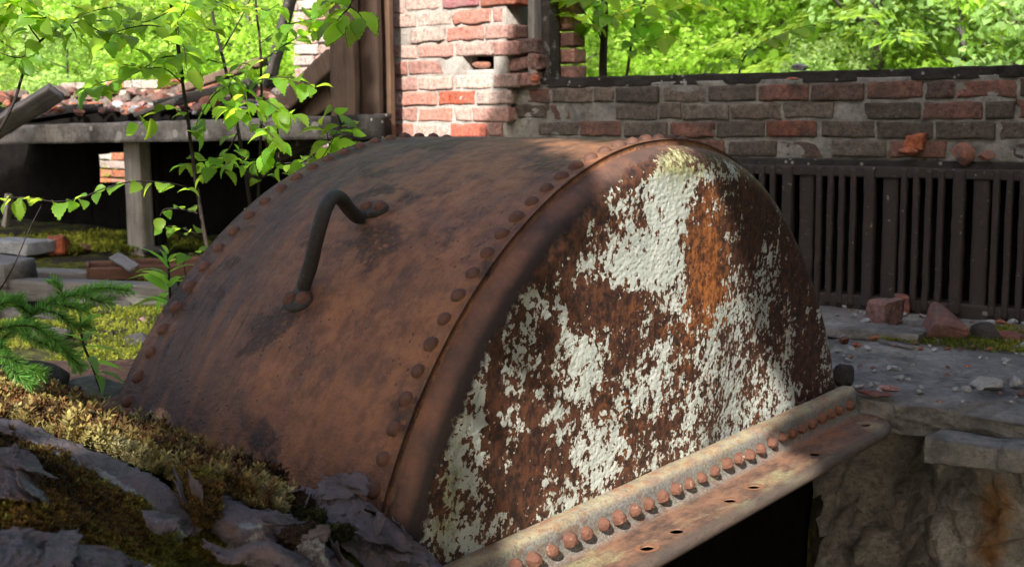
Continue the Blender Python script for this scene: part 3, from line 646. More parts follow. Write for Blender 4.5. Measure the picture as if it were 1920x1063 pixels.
def slab_np(x0, x1, y0, y1, z0, z1, amp, seed, nx=120, nz=16, ny=3):
    bm_ = rough_box(1, 1, 1, 0, 0)
    bm = bmesh.new(); bmesh.ops.create_cube(bm, size=1)
    V = []; 
    L = [(0, 0), (1, 0), (1, 1), (0, 1)]
    prof_ = []
    for (a, b), (c, d), k in (((0, 0), (0, 1), nz), ((0, 1), (1, 1), ny+2), ((1, 1), (1, 0), nz), ((1, 0), (0, 0), ny+2)):
        for s in range(k): t = s/k; prof_.append((a+(c-a)*t, b+(d-b)*t))
    prof_ = np.array(prof_); xs_ = np.linspace(x0, x1, nx)
    P_ = np.zeros((nx, len(prof_), 3)); P_[..., 0] = xs_[:, None]; P_[..., 1] = y0+(y1-y0)*prof_[:, 0]; P_[..., 2] = z0+(z1-z0)*prof_[:, 1]
    c0 = np.array([0, (y0+y1)/2, (z0+z1)/2]); D_ = P_-c0; D_[..., 0] = 0; D_ /= np.linalg.norm(D_, axis=-1, keepdims=True)
    P_ = P_+D_*(amp*fbm(P_*12+seed, 4, seed))[..., None]
    bm.free(); m_ = len(prof_)
    return P_.reshape(-1, 3), grid_faces(nx, m_, True).tolist()+[list(range(m_)), [(nx-1)*m_+k for k in range(m_)][::-1]]
V, F = slab_np(-2.12, 1.6, YW+.0075, YW+.2, .860, 1.168, .005, 5, 300, 40)
child('mortar', mesh_np('mortar', V, F), M_mortar, wall)
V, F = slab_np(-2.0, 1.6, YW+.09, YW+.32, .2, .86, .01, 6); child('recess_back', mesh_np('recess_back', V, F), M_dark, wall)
V, F = slab_np(-1.95, 1.6, YW+.006, YW+.26, 1.155, 1.196, .022, 7, 420, 8)
V[:, 2] += np.clip((V[:, 0]+.6), 0, 3)*.004
child('sill', mesh_np('sill', V, F), M_blackbeam, wall)
V, F = slab_np(-2.0, 1.6, YW-.03, YW+.16, .826, .862, .012, 8, 260, 6); child('shelf_stone', mesh_np('shelf_stone', V, F), M_blackbeam, wall)
rad = thing('radiator', 'old black cast iron radiator with tall slots, flecked with lichen, under the brick wall', 'radiator', (-.3, YW-.04, .30))
def bar_v(xc, w, y0, y1, z0, z1, seed):
    V, F = slab_np(z0, z1, -w/2, w/2, 0, 1, .0, seed, 40, 4, 2)
    prof_n = len(V)//40; Vn = V.reshape(40, -1, 3)
    # rounded front
    out = np.zeros_like(Vn); zc = Vn[..., 0]; wx = Vn[..., 1]; d = Vn[..., 2]
    out[..., 0] = xc+wx*(1-.35*(1-d)**2*0)*np.where(d < .01, .82, 1); out[..., 1] = y0+(y1-y0)*(d); out[..., 2] = zc
    out = out+.0022*fbm(out*22+seed, 3, seed)[..., None]
    return out.reshape(-1, 3), F
x = -1.72; i = 0; per = .330
while x < 1.2:
    parts = []
    a = x
    parts.append(bar_v(a, .044, YW-.060, YW-.03, .31, .836, i*7))
    parts.append(bar_v(a+.076, .058, YW-.045, YW-.02, .31, .83, i*7+1))
    for k in range(4): parts.append(bar_v(a+.130+.0455*k, .0235, YW-.056, YW-.036, .31, .834, i*7+2+k))
    V, F = join(parts); child('section', mesh_np('section', V, F), M_rad, rad)
    x += per; i += 1
for nm, z0, z1, y0 in (('top_header', .800, .838, YW-.052), ('bottom_header', .292, .352, YW-.05)):
    V, F = slab_np(-1.75, 1.25, y0, YW+.04, z0, z1, .006, 3, 300, 6); child(nm, mesh_np(nm, V, F), M_rad, rad)
# pale brick pier
pier = thing('brick_pier', 'tall pale limewashed brick pier in full sun beside the timber post', 'brick pier', (-2.4, YW, .3))
PK = [(.33, .18, .155), (.36, .25, .22), (.31, .14, .11), (.37, .30, .27), (.34, .20, .175), (.37, .27, .24)]
H3 = lambda px: hit(px, 117, 1, YW-.04)
VO = (H3(868)[0], H3(926)[0], hit(890, 131, 1, YW-.04)[2], hit(890, 103, 1, YW-.04)[2])
V, F, C = bricks(17, -2.835, -2.10, YW-.045, .57, palette=PK, broken=.12, seed=11, jit=.0025, edge_r=[.02, .06, .0, .07, .04, -.02, .055],
   specials={(11, 1): dict(col=(.24, .055, .028), **{'in': .012}), (13, 3): dict(col=(.24, .07, .04)), (14, 2): dict(col=(.26, .09, .06)), (7, 3): dict(col=(.26, .06, .03)), (16, 1): dict(col=(.26, .10, .15)), (15, 2): dict(col=(.22, .09, .06)), (14, 3): dict(col=(.22, .09, .06)), (13, 2): dict(col=(.26, .10, .12)), (5, 2): dict(col=(.35, .1, .07))}, thick=.12, void=VO)
child('brickwork', mesh_np('brickwork', V, F, C), M_brickw, pier)
V, F = slab_np(-1.83+.0, -1.83+.001, 0, 1, 0, 1, 0, 1, 2)
V, F = join([slab_np(-2.825, VO[0], YW-.0395, YW+.15, .5, 1.83, .006, 12, 110, 120), slab_np(VO[1], -2.10, YW-.0395, YW+.15, .5, 1.83, .006, 13, 60, 120), slab_np(VO[0]-.01, VO[1]+.01, YW-.037, YW+.15, .5, VO[2], .006, 14, 40, 60), slab_np(VO[0]-.01, VO[1]+.01, YW-.037, YW+.15, VO[3], 1.83, .006, 15, 40, 60)])
V2_, F2_ = slab_np(VO[0]-.02, VO[1]+.02, YW+.07, YW+.14, VO[2]-.02, VO[3]+.02, .003, 16, 10, 6); child('hollow', mesh_np('hollow', V2_, F2_), M_dark, pier)
V2_, F2_ = chunk(.036, 77, 3, (1.5, .8, .75), 8); V2_ = V2_+np.array([VO[0]+.075, YW+.0, VO[2]+.022]); child('broken_core', mesh_np('broken_core', V2_, F2_, np.tile((.34, .14, .09), (len(V2_), 1)), smooth=False), M_rubble, pier)
child('mortar', mesh_np('mortar', V, F), M_mortarw, pier)
# bricks of the wall end that turn dark where the pier has crumbled
V, F, C = bricks(3, -2.14, -1.93, YW-.02, 1.16, palette=[(.20, .12, .11), (.26, .15, .13), (.15, .10, .09)], broken=.6, seed=15)
child('broken_end', mesh_np('broken_end', V, F, C), M_brick, pier)
# window upright
up = thing('window_upright', 'grey weathered wooden window upright between the pale pier and the green forest', 'window frame', (-1.9, YW+.05, 1.19))
def boardz(px0, px1, y0, y1, z0, z1, m, name, root, seed, lab=None):
    a = hit(px0, 60, 1, y0)[0]; b = hit(px1, 60, 1, y0)[0]
    V, F = slab_np(z0, z1, 0, 1, 0, 1, 0, seed, 60, 6); U = V.copy()
    V = np.stack([a+(b-a)*U[:, 1], y0+(y1-y0)*U[:, 2], U[:, 0]], 1); V = V+.003*fbm(V*np.array([30, 30, 5])+seed, 3, seed)[:, None]
    me = mesh_np(name, V, [f[::-1] for f in F]); o = obj(name, me, m, root, lab); o.location = tuple(-np.array(root.location)); return o
boardz(990, 1003, YW-.02, YW+.03, 1.19, 1.9, M_woodgreyz, 'front_board', up, 3)
boardz(1003, 1028, YW+.03, YW+.12, 1.185, 1.9, M_woodblack, 'inner_board', up, 4)
V, F, C = bricks(10, -1.99, -1.86, YW+.14, 1.19, palette=[(.25, .13, .11), (.36, .2, .17)], seed=18, bl=.2)
child('brick_return', mesh_np('brick_return', V, F, C), M_rubble, pier)

# timber post left of the pier
post = thing('timber_post', 'thick brown timber post standing against the pale brick pier', 'post', (-3.0, 2.1, .3))
boardz(617, 662, 2.02, 2.06, .3, 1.95, M_woodpost, 'front_timber', post, 5)
boardz(660, 708, 2.07, 2.10, .3, 1.95, M_wooddark, 'middle_timber', post, 6, 'dark brown timber')
boardz(706, 730, 2.14, 2.17, .3, 1.95, M_woodrust, 'side_timber', post, 7, 'lighter reddish timber')
# ================================================================== timber, beams and rubble on the left
def beam(name, A, B, w_, h_, m, label=None, cat=None, seed=0, amp=.004, root=None, group=None, n=60, roll=0.):
    """worn plank from A to B: w_ = depth across, h_ = height; mesh local X runs along it"""
    A = np.array(A); B = np.array(B); L = float(np.linalg.norm(B-A))
    V, F = slab_np(-L/2, L/2, -w_/2, w_/2, -h_/2, h_/2, amp, seed+40, n, max(4, int(h_*60)), max(2, int(w_*40)))
    V[:, 0] += .006*fbm(V*np.array([0, 60, 60])+seed, 2, seed)*np.sign(V[:, 0])*(np.abs(V[:, 0]) > L/2-1e-4)
    o = obj(name, mesh_np(name, V, F), m, root, label, cat, group)
    X_ = (B-A)/L; Z_ = np.array([0, 0, 1.])-X_*X_[2]; Z_ /= np.linalg.norm(Z_); Y_ = np.cross(Z_, X_)
    R = Matrix(np.stack([X_, Y_, Z_], 1).tolist()) @ Matrix.Rotation(roll, 3, 'X'); o.rotation_euler = R.to_euler(); o.location = tuple((A+B)/2)
    return o
H = hit
YB = 2.1
beam('concrete_beam', H(18, 253, 1, YB), H(655, 239, 1, YB), .26, .108, M_lichen, 'long grey lichen-stained concrete beam carried by the short timber prop', 'beam', 1, .009, n=160)
beam('beam_stub', H(645, 240, 1, YB-.10), H(712, 238, 1, YB-.10), .16, .112, M_blackbeam, 'black rotten beam end with pale lichen spots beside the timber post', 'beam', 2, .012, n=30)
a = H(-60, 250, 1, YB+.45); b = H(640, 236, 1, YB+.45)
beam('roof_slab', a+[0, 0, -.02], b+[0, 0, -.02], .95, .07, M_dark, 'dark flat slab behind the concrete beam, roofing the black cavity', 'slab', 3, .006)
pr = thing('timber_prop', 'short grey timber prop standing under the concrete beam', 'post', tuple(H(252, 480, 1, YB)))
def vprop(p0, p1, y0, y1, m, nm):
    xa, xb = H(p0, 400, 1, y0)[0], H(p1, 400, 1, y0)[0]; V, F = slab_np(.22, .965, 0, 1, 0, 1, 0, 4, 50, 5)
    V = np.stack([xa+(xb-xa)*V[:, 1], y0+(y1-y0)*V[:, 2], V[:, 0]], 1); V += .004*fbm(V*np.array([20, 20, 4]), 3, 4)[:, None]
    child(nm, mesh_np(nm, V, [f[::-1] for f in F]), m, pr)
vprop(237, 266, YB-.03, YB+.05, M_woodgreyz, 'front_timber'); vprop(264, 297, YB+.07, YB+.12, M_dark, 'shaded_side')  # second piece, in black, stands in for the prop's shaded side
# walls of the cavity
YC = 3.05
def wallbox(name, px0, px1, z0, z1, y, th_, m, label, seed):
    V, F = slab_np(H(px0, 300, 1, y)[0], H(px1, 300, 1, y)[0], y, y+th_, z0, z1, .02, seed, 100, 12); return V, F
hx0, hx1 = H(168, 300, 1, YC)[0], H(238, 300, 1, YC)[0]; hz0, hz1 = H(200, 345, 1, YC)[2], H(200, 286, 1, YC)[2]
L_ = H(-120, 300, 1, YC)[0]; R_ = H(548, 300, 1, YC)[0]
V, F = join([slab_np(L_, hx0, YC, YC+.08, .1, 1.10, .02, 1, 60, 20), slab_np(hx0-.02, hx1+.02, YC+.003, YC+.08, .1, hz0, .03, 2, 20, 10), slab_np(hx0-.02, hx1+.02, YC+.003, YC+.08, hz1, 1.09, .03, 3, 20, 10), slab_np(hx1, R_, YC, YC+.08, .1, 1.10, .02, 4, 60, 20)])
bw = thing('cavity_wall', 'shade-black masonry wall at the back of the cavity, with a hole showing pale bricks', 'wall', (-5, YC, .3))
child('masonry', mesh_np('masonry', V, F), M_dark, bw)
qr = np.random.default_rng(31); pp_, cc_ = [], []
for k in range(150):
    V, F = chunk(qr.uniform(.03, .075), 900+k, 2, (1.3, 1, .7), 8) if k % 3 else rough_box(qr.uniform(.1, .2), .1, .06, 4, .012, 20, k)
    V = V@eul(qr.uniform(-.4, .4), qr.uniform(-.4, .4), qr.uniform(0, 3)).T+np.array([qr.uniform(L_, R_), YC+qr.uniform(-.05, .12), 1.115+.10*qr.random()**1.5]); pp_.append((V, F))
    cc_.append(np.tile(np.array([(.17, .09, .07), (.19, .17, .15), (.24, .14, .12), (.11, .09, .08), (.22, .08, .05)][int(qr.integers(5))])*qr.uniform(.7, 1.2), (len(V), 1)))
V, F = join(pp_); C = np.vstack(cc_)
child('top_course', mesh_np('top_course', V, F, C, smooth=False), M_rubble, bw)
V, F, C = bricks(14, H(120, 300, 1, 4.2)[0], H(330, 300, 1, 4.2)[0], 4.2, .30, palette=[(.30, .26, .24), (.32, .30, .28), (.30, .14, .10), (.32, .11, .05)], broken=.4, seed=33)
ob = obj('outer_brick_wall', mesh_np('outer_brick_wall', V, F, C), M_brickw, label='sunlit white and orange bricks seen through the hole in the black cavity', cat='brick wall')
V, F = join([slab_np(H(556, 50, 1, 3.7)[0], H(640, 50, 1, 3.7)[0], 3.72, 3.85, .3, 2.1, .01, 2, 30, 60)])
fw = thing('ruined_wall', 'broken edge of a sunlit white and pink brick wall behind the timber post', 'brick wall', (-4.2, 3.7, .3))
V1, F1_, C1 = bricks(24, H(548, 50, 1, 3.7)[0], H(640, 50, 1, 3.7)[0], 3.7, .33, palette=[(.33, .24, .22), (.36, .32, .30), (.33, .20, .18)], broken=.5, seed=35)
child('mortar', mesh_np('mortar', V, F), M_mortarw, fw); child('brickwork', mesh_np('brickwork', V1, F1_, C1), M_brickw, fw)
# sticks, planks and boards
BM = dict(g=M_woodgrey, k=M_woodblack, b=M_woodpost)
for (x0, y0, x1, y1, Y0, Y1, wd, ht, mk, lab, rl) in [
    (-40, 262, 106, 172, 1.75, 1.95, .05, .115, 'g', 'tilted grey plank sticking up over the left end of the concrete beam', .9),
    (45, 224, 165, 203, 2.45, 2.4, .20, .05, 'k', 'dark flat board lying among rubble right of the tilted grey plank', 0),
    (258, 214, 335, 186, 2.5, 2.6, .10, .022, 'g', 'short pale grey board lying on the rubble near the round orange brick', .2),
    (300, 196, 470, 158, 2.7, 2.8, .12, .06, 'k', 'black charred board lying on the rubble behind the saplings', .2),
    (345, 166, 492, 116, 2.8, 2.9, .10, .05, 'b', 'brown board raised above the black one behind the saplings', .1),
    (505, 232, 632, 112, 2.45, 2.35, .10, .11, 'b', 'thick brown diagonal timber leaning up to the post', 0),
    (508, 262, 632, 178, 2.55, 2.45, .10, .12, 'b', 'lower brown diagonal timber under the leaning one', 0),
    (470, 330, 612, 250, 2.6, 2.5, .08, .07, 'k', 'dark diagonal stick under the beam beside the post', 0),
    (500, 175, 552, -30, 3.1, 3.0, .05, .06, 'k', 'dark metal-grey strut leaning against the sunlit white wall', 0),
    (-120, 536, 322, 552, None, .335, .09, .085, 'g', 'long grey timber lying across the moss below the rusty channel', 0),
    (40, 514, 175, 519, None, .33, .10, .05, 'g', 'short pale timber lying behind the long grey timber', 0),
    (-90, 500, 40, 512, None, .40, .16, .10, 'g', 'thick split grey plank end at the left edge above the moss', .1),
    (214, 480, 252, 503, None, .40, .05, .014, 'g', 'little pale board resting on the rusty channel', .5),
    (60, 620, 125, 628, None, .33, .05, .03, 'k', 'small black stick in the moss near the spruce twig', 0)]:
    if Y0 is not None: A_, B_ = H(x0, y0, 1, Y0), H(x1, y1, 1, Y1)
    else: A_, B_ = H(x0, y0, 2, Y1), H(x1, y1, 2, Y1); 
    beam('plank' if mk != 'b' else 'timber', A_, B_, wd, ht, BM[mk], lab, 'plank' if mk != 'b' else 'timber', int(abs(x0))+3, .006, roll=rl, n=50)
# rust-brown steel channel
A_, B_ = H(168, 517, 2, .34), H(420, 505, 2, .34)
ch = thing('steel_channel', 'rust-brown steel channel lying open side up behind the long grey timber', 'steel channel', tuple(A_))
d_ = (B_-A_)/np.linalg.norm(B_-A_); nrm = np.cross([0, 0, 1], d_)
def pl(o0, o1, z0, z1, nm, seed):
    L = np.linalg.norm(B_-A_); V, F = slab_np(0, L, o0, o1, z0, z1, .003, seed, 60, 6)
    return child(nm, mesh_np(nm, A_+V[:, :1]*d_+V[:, 1:2]*nrm+V[:, 2:]*np.array([0, 0, 1.]), F), M_channel, ch)
pl(-.006, .006, -.03, .035, 'front_flange', 1); pl(.13, .142, -.03, .05, 'rear_flange', 2); pl(.0, .14, -.036, -.024, 'web', 3)
V, F = slab_np(-.012, 0, -.006, .14, -.03, .05, .003, 4, 4, 8); child('end_plate', mesh_np('end_plate', A_+V[:, :1]*d_+V[:, 1:2]*nrm+V[:, 2:]*np.array([0, 0, 1.]), F), M_channel, ch)
# ---- bricks, stones
def lump(px, py, ax, val, r, seed, m, name, label, cat, col=None, sq=(1, 1, .7), rz=0., group=None, facets=8, sub=3, brick=None, tilt=(0, 0)):
    P0 = H(px, py, ax, val)
    if brick: V, F = rough_box(*brick, 7, .012, 16, seed)
    else: V, F = chunk(r, seed, sub, sq, facets)
    if brick and name.startswith('brick'): V, F = rough_box(*brick, 11, .022, 20, seed); cut_ = np.array([[.6, .5, .62], [-.5, .6, .62]][seed % 2]); s_ = V@cut_; lim = np.percentile(s_, 82); kk_ = s_ > lim; V[kk_] -= np.outer((s_[kk_]-lim)*.8, cut_)
    C = np.tile(col, (len(V), 1)) if col is not None else None
    o = obj(name, mesh_np(name, V@eul(tilt[0], tilt[1], rz).T, F, C, smooth=bool(brick)), m, label=label, cat=cat, group=group); o.location = tuple(P0); return o
OR, PKc, DR, BR = (.36, .12, .06), (.27, .15, .135), (.15, .065, .05), (.24, .09, .065)
lump(392, 196, 1, 2.4, .066, 3, M_rubble, 'brick_fragment', 'rounded orange brick lump on the beam, seen between two saplings', 'brick', OR)
lump(116, 459, 2, .33, .06, 4, M_rubble, 'brick', 'orange-red brick standing in the black cavity left of the prop', 'brick', (.36, .10, .05), brick=(.09, .13, .10), rz=.5)
lump(34, 461, 2, .33, .1, 5, M_greystone, 'stone_block', 'flat grey stone lying in the cavity mouth at the left edge', 'stone', brick=(.40, .2, .07), rz=.1)
lump(15, 395, 1, 2.3, .1, 15, M_woodgreyz, 'stake', 'pale upright stake at the left edge of the black cavity', 'stake', brick=(.045, .04, .22), tilt=(0, .3))
lump(650, 285, 1, 2.25, .07, 6, M_darkstone, 'stone', 'black stone under the rotten beam end beside the casing', 'stone')
for k, (x, y, r, c, lab) in enumerate([(20, 585, .085, None, 'dark mossy stone behind the spruce twig, leftmost in the moss'), (72, 600, .07, None, 'dark stone right of the leftmost one behind the spruce twig'), (205, 575, .075, None, 'black stone under the long grey timber near the fireweed'),
    (260, 640, .05, None, 'low dark stone in the moss right of the fireweed stem'), (131, 612, .028, OR, 'small orange brick bit in the moss'), (268, 600, .02, PKc, 'tiny pinkish chip in the moss by the casing'), (290, 470, .06, None, 'dark stone beside the rusty channel in the cavity'), (160, 465, .05, DR, 'dull red brick lump at the back of the cavity')]):
    o = lump(x, y, 2, .30, r, 50+k, M_rubble if c else M_darkstone, 'brick_fragment' if c else 'stone', lab, 'brick' if c else 'stone', c, sq=(1.4, 1, .6))
q = np.random.default_rng(3)
RUB = [(M_rubble, OR, 'orange'), (M_rubble, PKc, 'pinkish'), (M_rubble, DR, 'dark red'), (M_greystone, None, 'pale grey')]
bank = {}
for j, (m_, c_, nm_) in enumerate(RUB):
    for k in range(6):
        V, F = chunk(1., 300+10*j+k, 2, (1, .75, .5), 7)
        me_ = mesh_np('chip', V, F, np.tile(c_, (len(V), 1)) if c_ else None, smooth=False); me_.materials.append(m_); bank[j, k] = me_
def chip(P, r, j, label, group, name=None, sc=(1, 1, 1)):
    nm_ = name or ('mortar_chip' if j == 3 else 'brick_fragment')
    o = obj(nm_, bank[j, int(q.integers(6))], None, label=label, cat='rubble', group=group); o.location = tuple(P); o.scale = tuple(r*np.array(sc)); o.rotation_euler = (q.uniform(-.4, .4), q.uniform(-.4, .4), q.uniform(0, 6.3)); return o
for k in range(95):
    px = q.uniform(60, 545) if k > 30 else q.uniform(100, 330); py = q.uniform(196, 222)
    Yk = q.uniform(2.2, 3.0); P0 = H(px, py, 1, Yk); P0[2] = 1.06+q.uniform(0, .03); j = int(q.choice(4, p=[.16, .34, .2, .3])); r = q.uniform(.018, .055)
    if k < 42: P0[2] += .03; P0[1] = q.uniform(2.75, 3.1); r *= 1.35
    wh = ('between tilted plank and tall sapling' if px < 330 else 'behind the three upright saplings' if px < 490 else 'beside the leaning brown timber')+(', at the back' if k < 42 else ', at the front')
    big = 'fist-sized' if r > .04 else 'small'
    chip(P0, r, j, big+' '+['orange', 'pinkish', 'dark red', 'pale grey'][j]+' rubble on the slab, '+wh, big+' '+['orange', 'pinkish', 'dark red', 'grey'][j]+' rubble '+wh)
# ---- right-hand rubble on the ledge
lump(1660, 585, 2, .335, .075, 7, M_rubble, 'brick_fragment', 'pinkish broken brick with a pale face, left of the two big ones', 'brick', (.22, .125, .115), brick=(.085, .12, .10), rz=-.3, tilt=(.1, .1))
lump(1772, 615, 2, .335, .075, 8, M_rubble, 'brick_fragment', 'dark pink brick tilted on its corner, right of the two big ones', 'brick', (.20, .09, .08), brick=(.12, .13, .105), rz=.55, tilt=(.5, .28))
lump(1632, 622, 2, .315, .1, 9, M_ledge, 'stone_flat', 'flat dark grey stone lying left of the pinkish bricks', 'stone', brick=(.36, .16, .035), rz=.05)
lump(1690, 572, 2, .33, .03, 10, M_rubble, 'brick_fragment', 'red brick flake behind the pinkish broken brick', 'brick', BR, brick=(.05, .09, .08), rz=.4)
lump(1850, 628, 2, .32, .05, 12, M_darkstone, 'stone', 'pointed dark stone right of the tilted pink brick', 'stone', sq=(1.2, .8, .9))
lump(1885, 632, 2, .31, .07, 13, M_rubble, 'brick_fragment', 'long flat red brick piece in the moss near the right edge', 'brick', BR, brick=(.14, .08, .03))
lump(1845, 716, 2, .315, .035, 14, M_greystone, 'stone', 'pale grey stone in the middle of the worn ledge', 'stone', sq=(1.5, 1, .7))
lump(1905, 716, 2, .315, .022, 15, M_greystone, 'stone', 'round pale grey stone near the right edge of the ledge', 'stone', sq=(1, 1, .9))
lump(1667, 727, 2, .306, .026, 16, M_rubble, 'brick_fragment', 'flat pink brick flake near the tip of the iron flange', 'brick', (.42, .22, .2), sq=(1.2, .9, .3))
lump(1640, 738, 2, .303, .034, 17, M_rubble, 'brick_fragment', 'flat dark red flake under the pink one near the flange tip', 'brick', (.2, .07, .06), sq=(1.6, .8, .22))
lump(1583, 702, 2, .33, .042, 18, M_darkstone, 'stone', 'dark purplish stone tucked between casing and ledge', 'stone', sq=(.7, .8, 1.))
lump(1680, 645, 2, .312, .03, 19, M_woodgrey, 'wood_splinter', 'thin pinkish wood splinter lying on the ledge', 'splinter', brick=(.15, .018, .008), rz=-.45)
lump(1885, 590, 2, .325, .03, 20, M_woodgrey, 'wood_splinter', 'pale wood splinter lying in the moss right of the tilted brick', 'splinter', brick=(.15, .02, .014), rz=.15)
lump(1833, 575, 2, .34, .03, 21, M_greystone, 'mortar_chip', 'pale upright mortar sliver leaning on the radiator foot', 'stone', brick=(.016, .016, .06), tilt=(0, -.25))
lump(1700, 284, 1, 2.27, .04, 22, M_rubble, 'brick_fragment', 'flat orange brick flake on the shelf above the radiator', 'brick', OR, sq=(1.1, .8, .4))
lump(1808, 290, 1, 2.27, .045, 23, M_rubble, 'brick_fragment', 'knobbly orange-brown brick lump on the shelf above the radiator', 'brick', (.36, .13, .07), sq=(1, .8, .95))
lump(1850, 292, 1, 2.27, .028, 24, M_rubble, 'brick_fragment', 'small orange brick piece beside the knobbly lump on the shelf', 'brick', OR, sq=(1.1, .8, .8))
lump(1720, 268, 1, 2.32, .04, 25, M_rubble, 'brick_fragment', 'squarish orange half brick in the gap of the wall', 'brick', OR, brick=(.075, .08, .062))
lump(1488, 148, 1, 2.28, .03, 26, M_rubble, 'brick_fragment', 'small orange flake stuck under the black sill', 'brick', OR, sq=(1.1, .5, .25))
lump(1497, 127, 1, 2.36, .03, 27, M_greystone, 'stone', 'small grey lump of mortar on top of the black sill', 'stone', sq=(1.3, 1, .5))
lump(1003, 148, 1, 2.24, .022, 28, M_rubble, 'brick_fragment', 'tiny orange brick bit at the foot of the window upright', 'brick', OR, sq=(1.1, .8, .8))
for k in range(260):
    px = q.uniform(1560, 1925); far = q.random() < .55; py = q.uniform(562, 660) if far else q.uniform(640, 790)
    P0 = H(px, py, 2, .305); 
    if P0[1] > 2.24 or P0[1] < .88: continue
    r = q.uniform(.004, .016) if k % 6 else q.uniform(.014, .026); j = int(q.choice(4, p=[.2, .18, .12, .5])) if far else int(q.choice(4, p=[.03, .06, .06, .85]))
    if not far: r *= .8
    wh = ('by the radiator foot' if P0[1] > 1.9 else 'around the broken bricks' if P0[1] > 1.5 else 'on the bare middle of the ledge' if P0[1] > 1.1 else 'near the front lip of the ledge')+(', close to the casing' if px < 1690 else ', toward the picture edge' if px > 1810 else '')
    big = 'coin-sized' if r > .0125 else 'tiny'
    chip(P0+[0, 0, r*.15], r, j, big+' '+['orange', 'pinkish', 'dark red', 'pale grey'][j]+' chip '+wh, big+' '+['orange', 'pinkish', 'dark red', 'grey'][j]+' chips '+wh)
# ---- corrugated sheet and stones just left of the casing
Gc = [[(60, 684, 3.15), (150, 682, 3.1), (255, 676, 3.05)], [(60, 705, 3.0), (150, 703, 2.95), (255, 698, 2.95)], [(60, 735, 2.85), (150, 732, 2.82), (255, 728, 2.8)]]
Pc = patch(Gc, 90, 90); Pc = Pc+np.array([0, 0, 1.])*(.010*np.sin(np.linspace(0, 1, 90)*2*math.pi*5.5)[:, None, None])+.004*fbm(Pc*6, 2, 4)[..., None]
def sheet(name, P, m, label, cat, thick=.003, edge=None, attrs=None, root=None, rag=0., seed=0, holes=0., group=None):
    n_, m_ = P.shape[:2]; N = normals(P); Vt = P.reshape(-1, 3); Vb = (P-N*thick).reshape(-1, 3)
    F = grid_faces(n_, m_)
    i, j = np.divmod(F[:, 0], m_); a_ = i/(n_-2); b_ = j/(m_-2); d_ = np.minimum.reduce([a_*1.0, 1-a_, b_*1.2, (1-b_)*1.2])
    nz = fbm(Vt[F[:, 0]]*38, 4, seed, .6)
    keep = d_ > rag*(.5+1.3*nz) if rag else np.ones(len(F), bool)
    if holes: keep &= fbm(Vt[F[:, 0]]*24+5, 3, seed+5) > -holes
    F = F[keep]; Ft = F[:, ::-1] if True else F
    E_ = np.concatenate([F[:, [0, 1]], F[:, [1, 2]], F[:, [2, 3]], F[:, [3, 0]]]); key = E_.min(1)*10**7+E_.max(1); u_, c_ = np.unique(key, return_counts=True)
    bd = E_[np.isin(key, u_[c_ == 1])]; K = len(Vt)
    Fs = np.stack([bd[:, 0], bd[:, 1], bd[:, 1]+K, bd[:, 0]+K], 1)
    V = np.vstack([Vt, Vb]); Fa = np.vstack([Ft, F+K, Fs])
    return obj(name, mesh_np(name, V, Fa, attrs={k: np.tile(v.ravel(), 2) for k, v in (attrs or {}).items()} or {'lich': np.zeros(len(V))}), m, root, label, cat, group)
sheet('corrugated_sheet', Pc, M_corr, 'pinkish brown corrugated iron sheet lying on the moss left of the casing', 'corrugated sheet')
def tlump(px, py, t, seed, m, name, label, cat, col=None, brick=None, r=.05, sq=(1, 1, .6), rz=0., tilt=(0, 0)):
    V, F = rough_box(*brick, 8, .012, 14, seed) if brick else chunk(r, seed, 3, sq, 8)
    o = obj(name, mesh_np(name, V@eul(tilt[0], tilt[1], rz).T, F, np.tile(col, (len(V), 1)) if col is not None else None), m, label=label, cat=cat); o.location = tuple(at(px, py, t)); return o
tlump(190, 742, 2.62, 71, M_ledge, 'stone_flat', 'flat dark brown stone between the corrugated sheet and the moss bank', 'stone', brick=(.16, .12, .035), rz=.3, tilt=(0, .12))
tlump(212, 782, 2.5, 72, M_rubble, 'brick', 'dull red brick corner wedged against the foot of the casing', 'brick', (.16, .07, .055), brick=(.11, .09, .05), rz=.7, tilt=(.1, .1))
tlump(35, 712, 2.6, 73, M_darkstone, 'stone', 'dark mossy lump behind the sunlit moss at the left edge', 'stone', r=.09, sq=(1.4, 1, .5))
# ================================================================== foreground heap of rusted sheet and moss
def rough(P, amp, f, seed, o=4): return P+normals(P)*(amp*fbm(P*f+seed, o, seed))[..., None]
def crag(P, seed, step=.0035, ridge=.006):
    N = normals(P); a = 3.2*fbm(P*9+seed, 4, seed, .6); t = np.floor(a*2.2)+np.clip((a*2.2-np.floor(a*2.2))*5-2, 0, 1)
    return P+N*(step*t+ridge*(.5-np.abs(fbm(P*17+seed*2, 4, seed+3, .6)))+.0016*fbm(P*110, 3, seed))[..., None]
mound = patch([[(-200, 800, 2.75), (150, 830, 2.65), (450, 930, 2.5), (700, 1010, 2.3), (900, 1150, 2.2)], [(-200, 745, 2.35), (150, 775, 2.3), (420, 905, 2.12), (620, 975, 2.02), (860, 1120, 2.0)],
   [(-200, 800, 1.9), (150, 880, 1.9), (380, 960, 1.88), (600, 1030, 1.85), (830, 1150, 1.85)], [(-200, 960, 1.65), (150, 990, 1.68), (330, 1060, 1.72), (560, 1130, 1.7), (800, 1220, 1.7)], [(-200, 1200, 1.45), (150, 1250, 1.5), (330, 1300, 1.5), (560, 1400, 1.5), (800, 1400, 1.5)]], 70, 110)
obj('soil_mound', mesh_np('soil_mound', rough(mound, .012, 12, 4).reshape(-1, 3), grid_faces(70, 110)[:, ::-1]), M_ground, kind='structure')
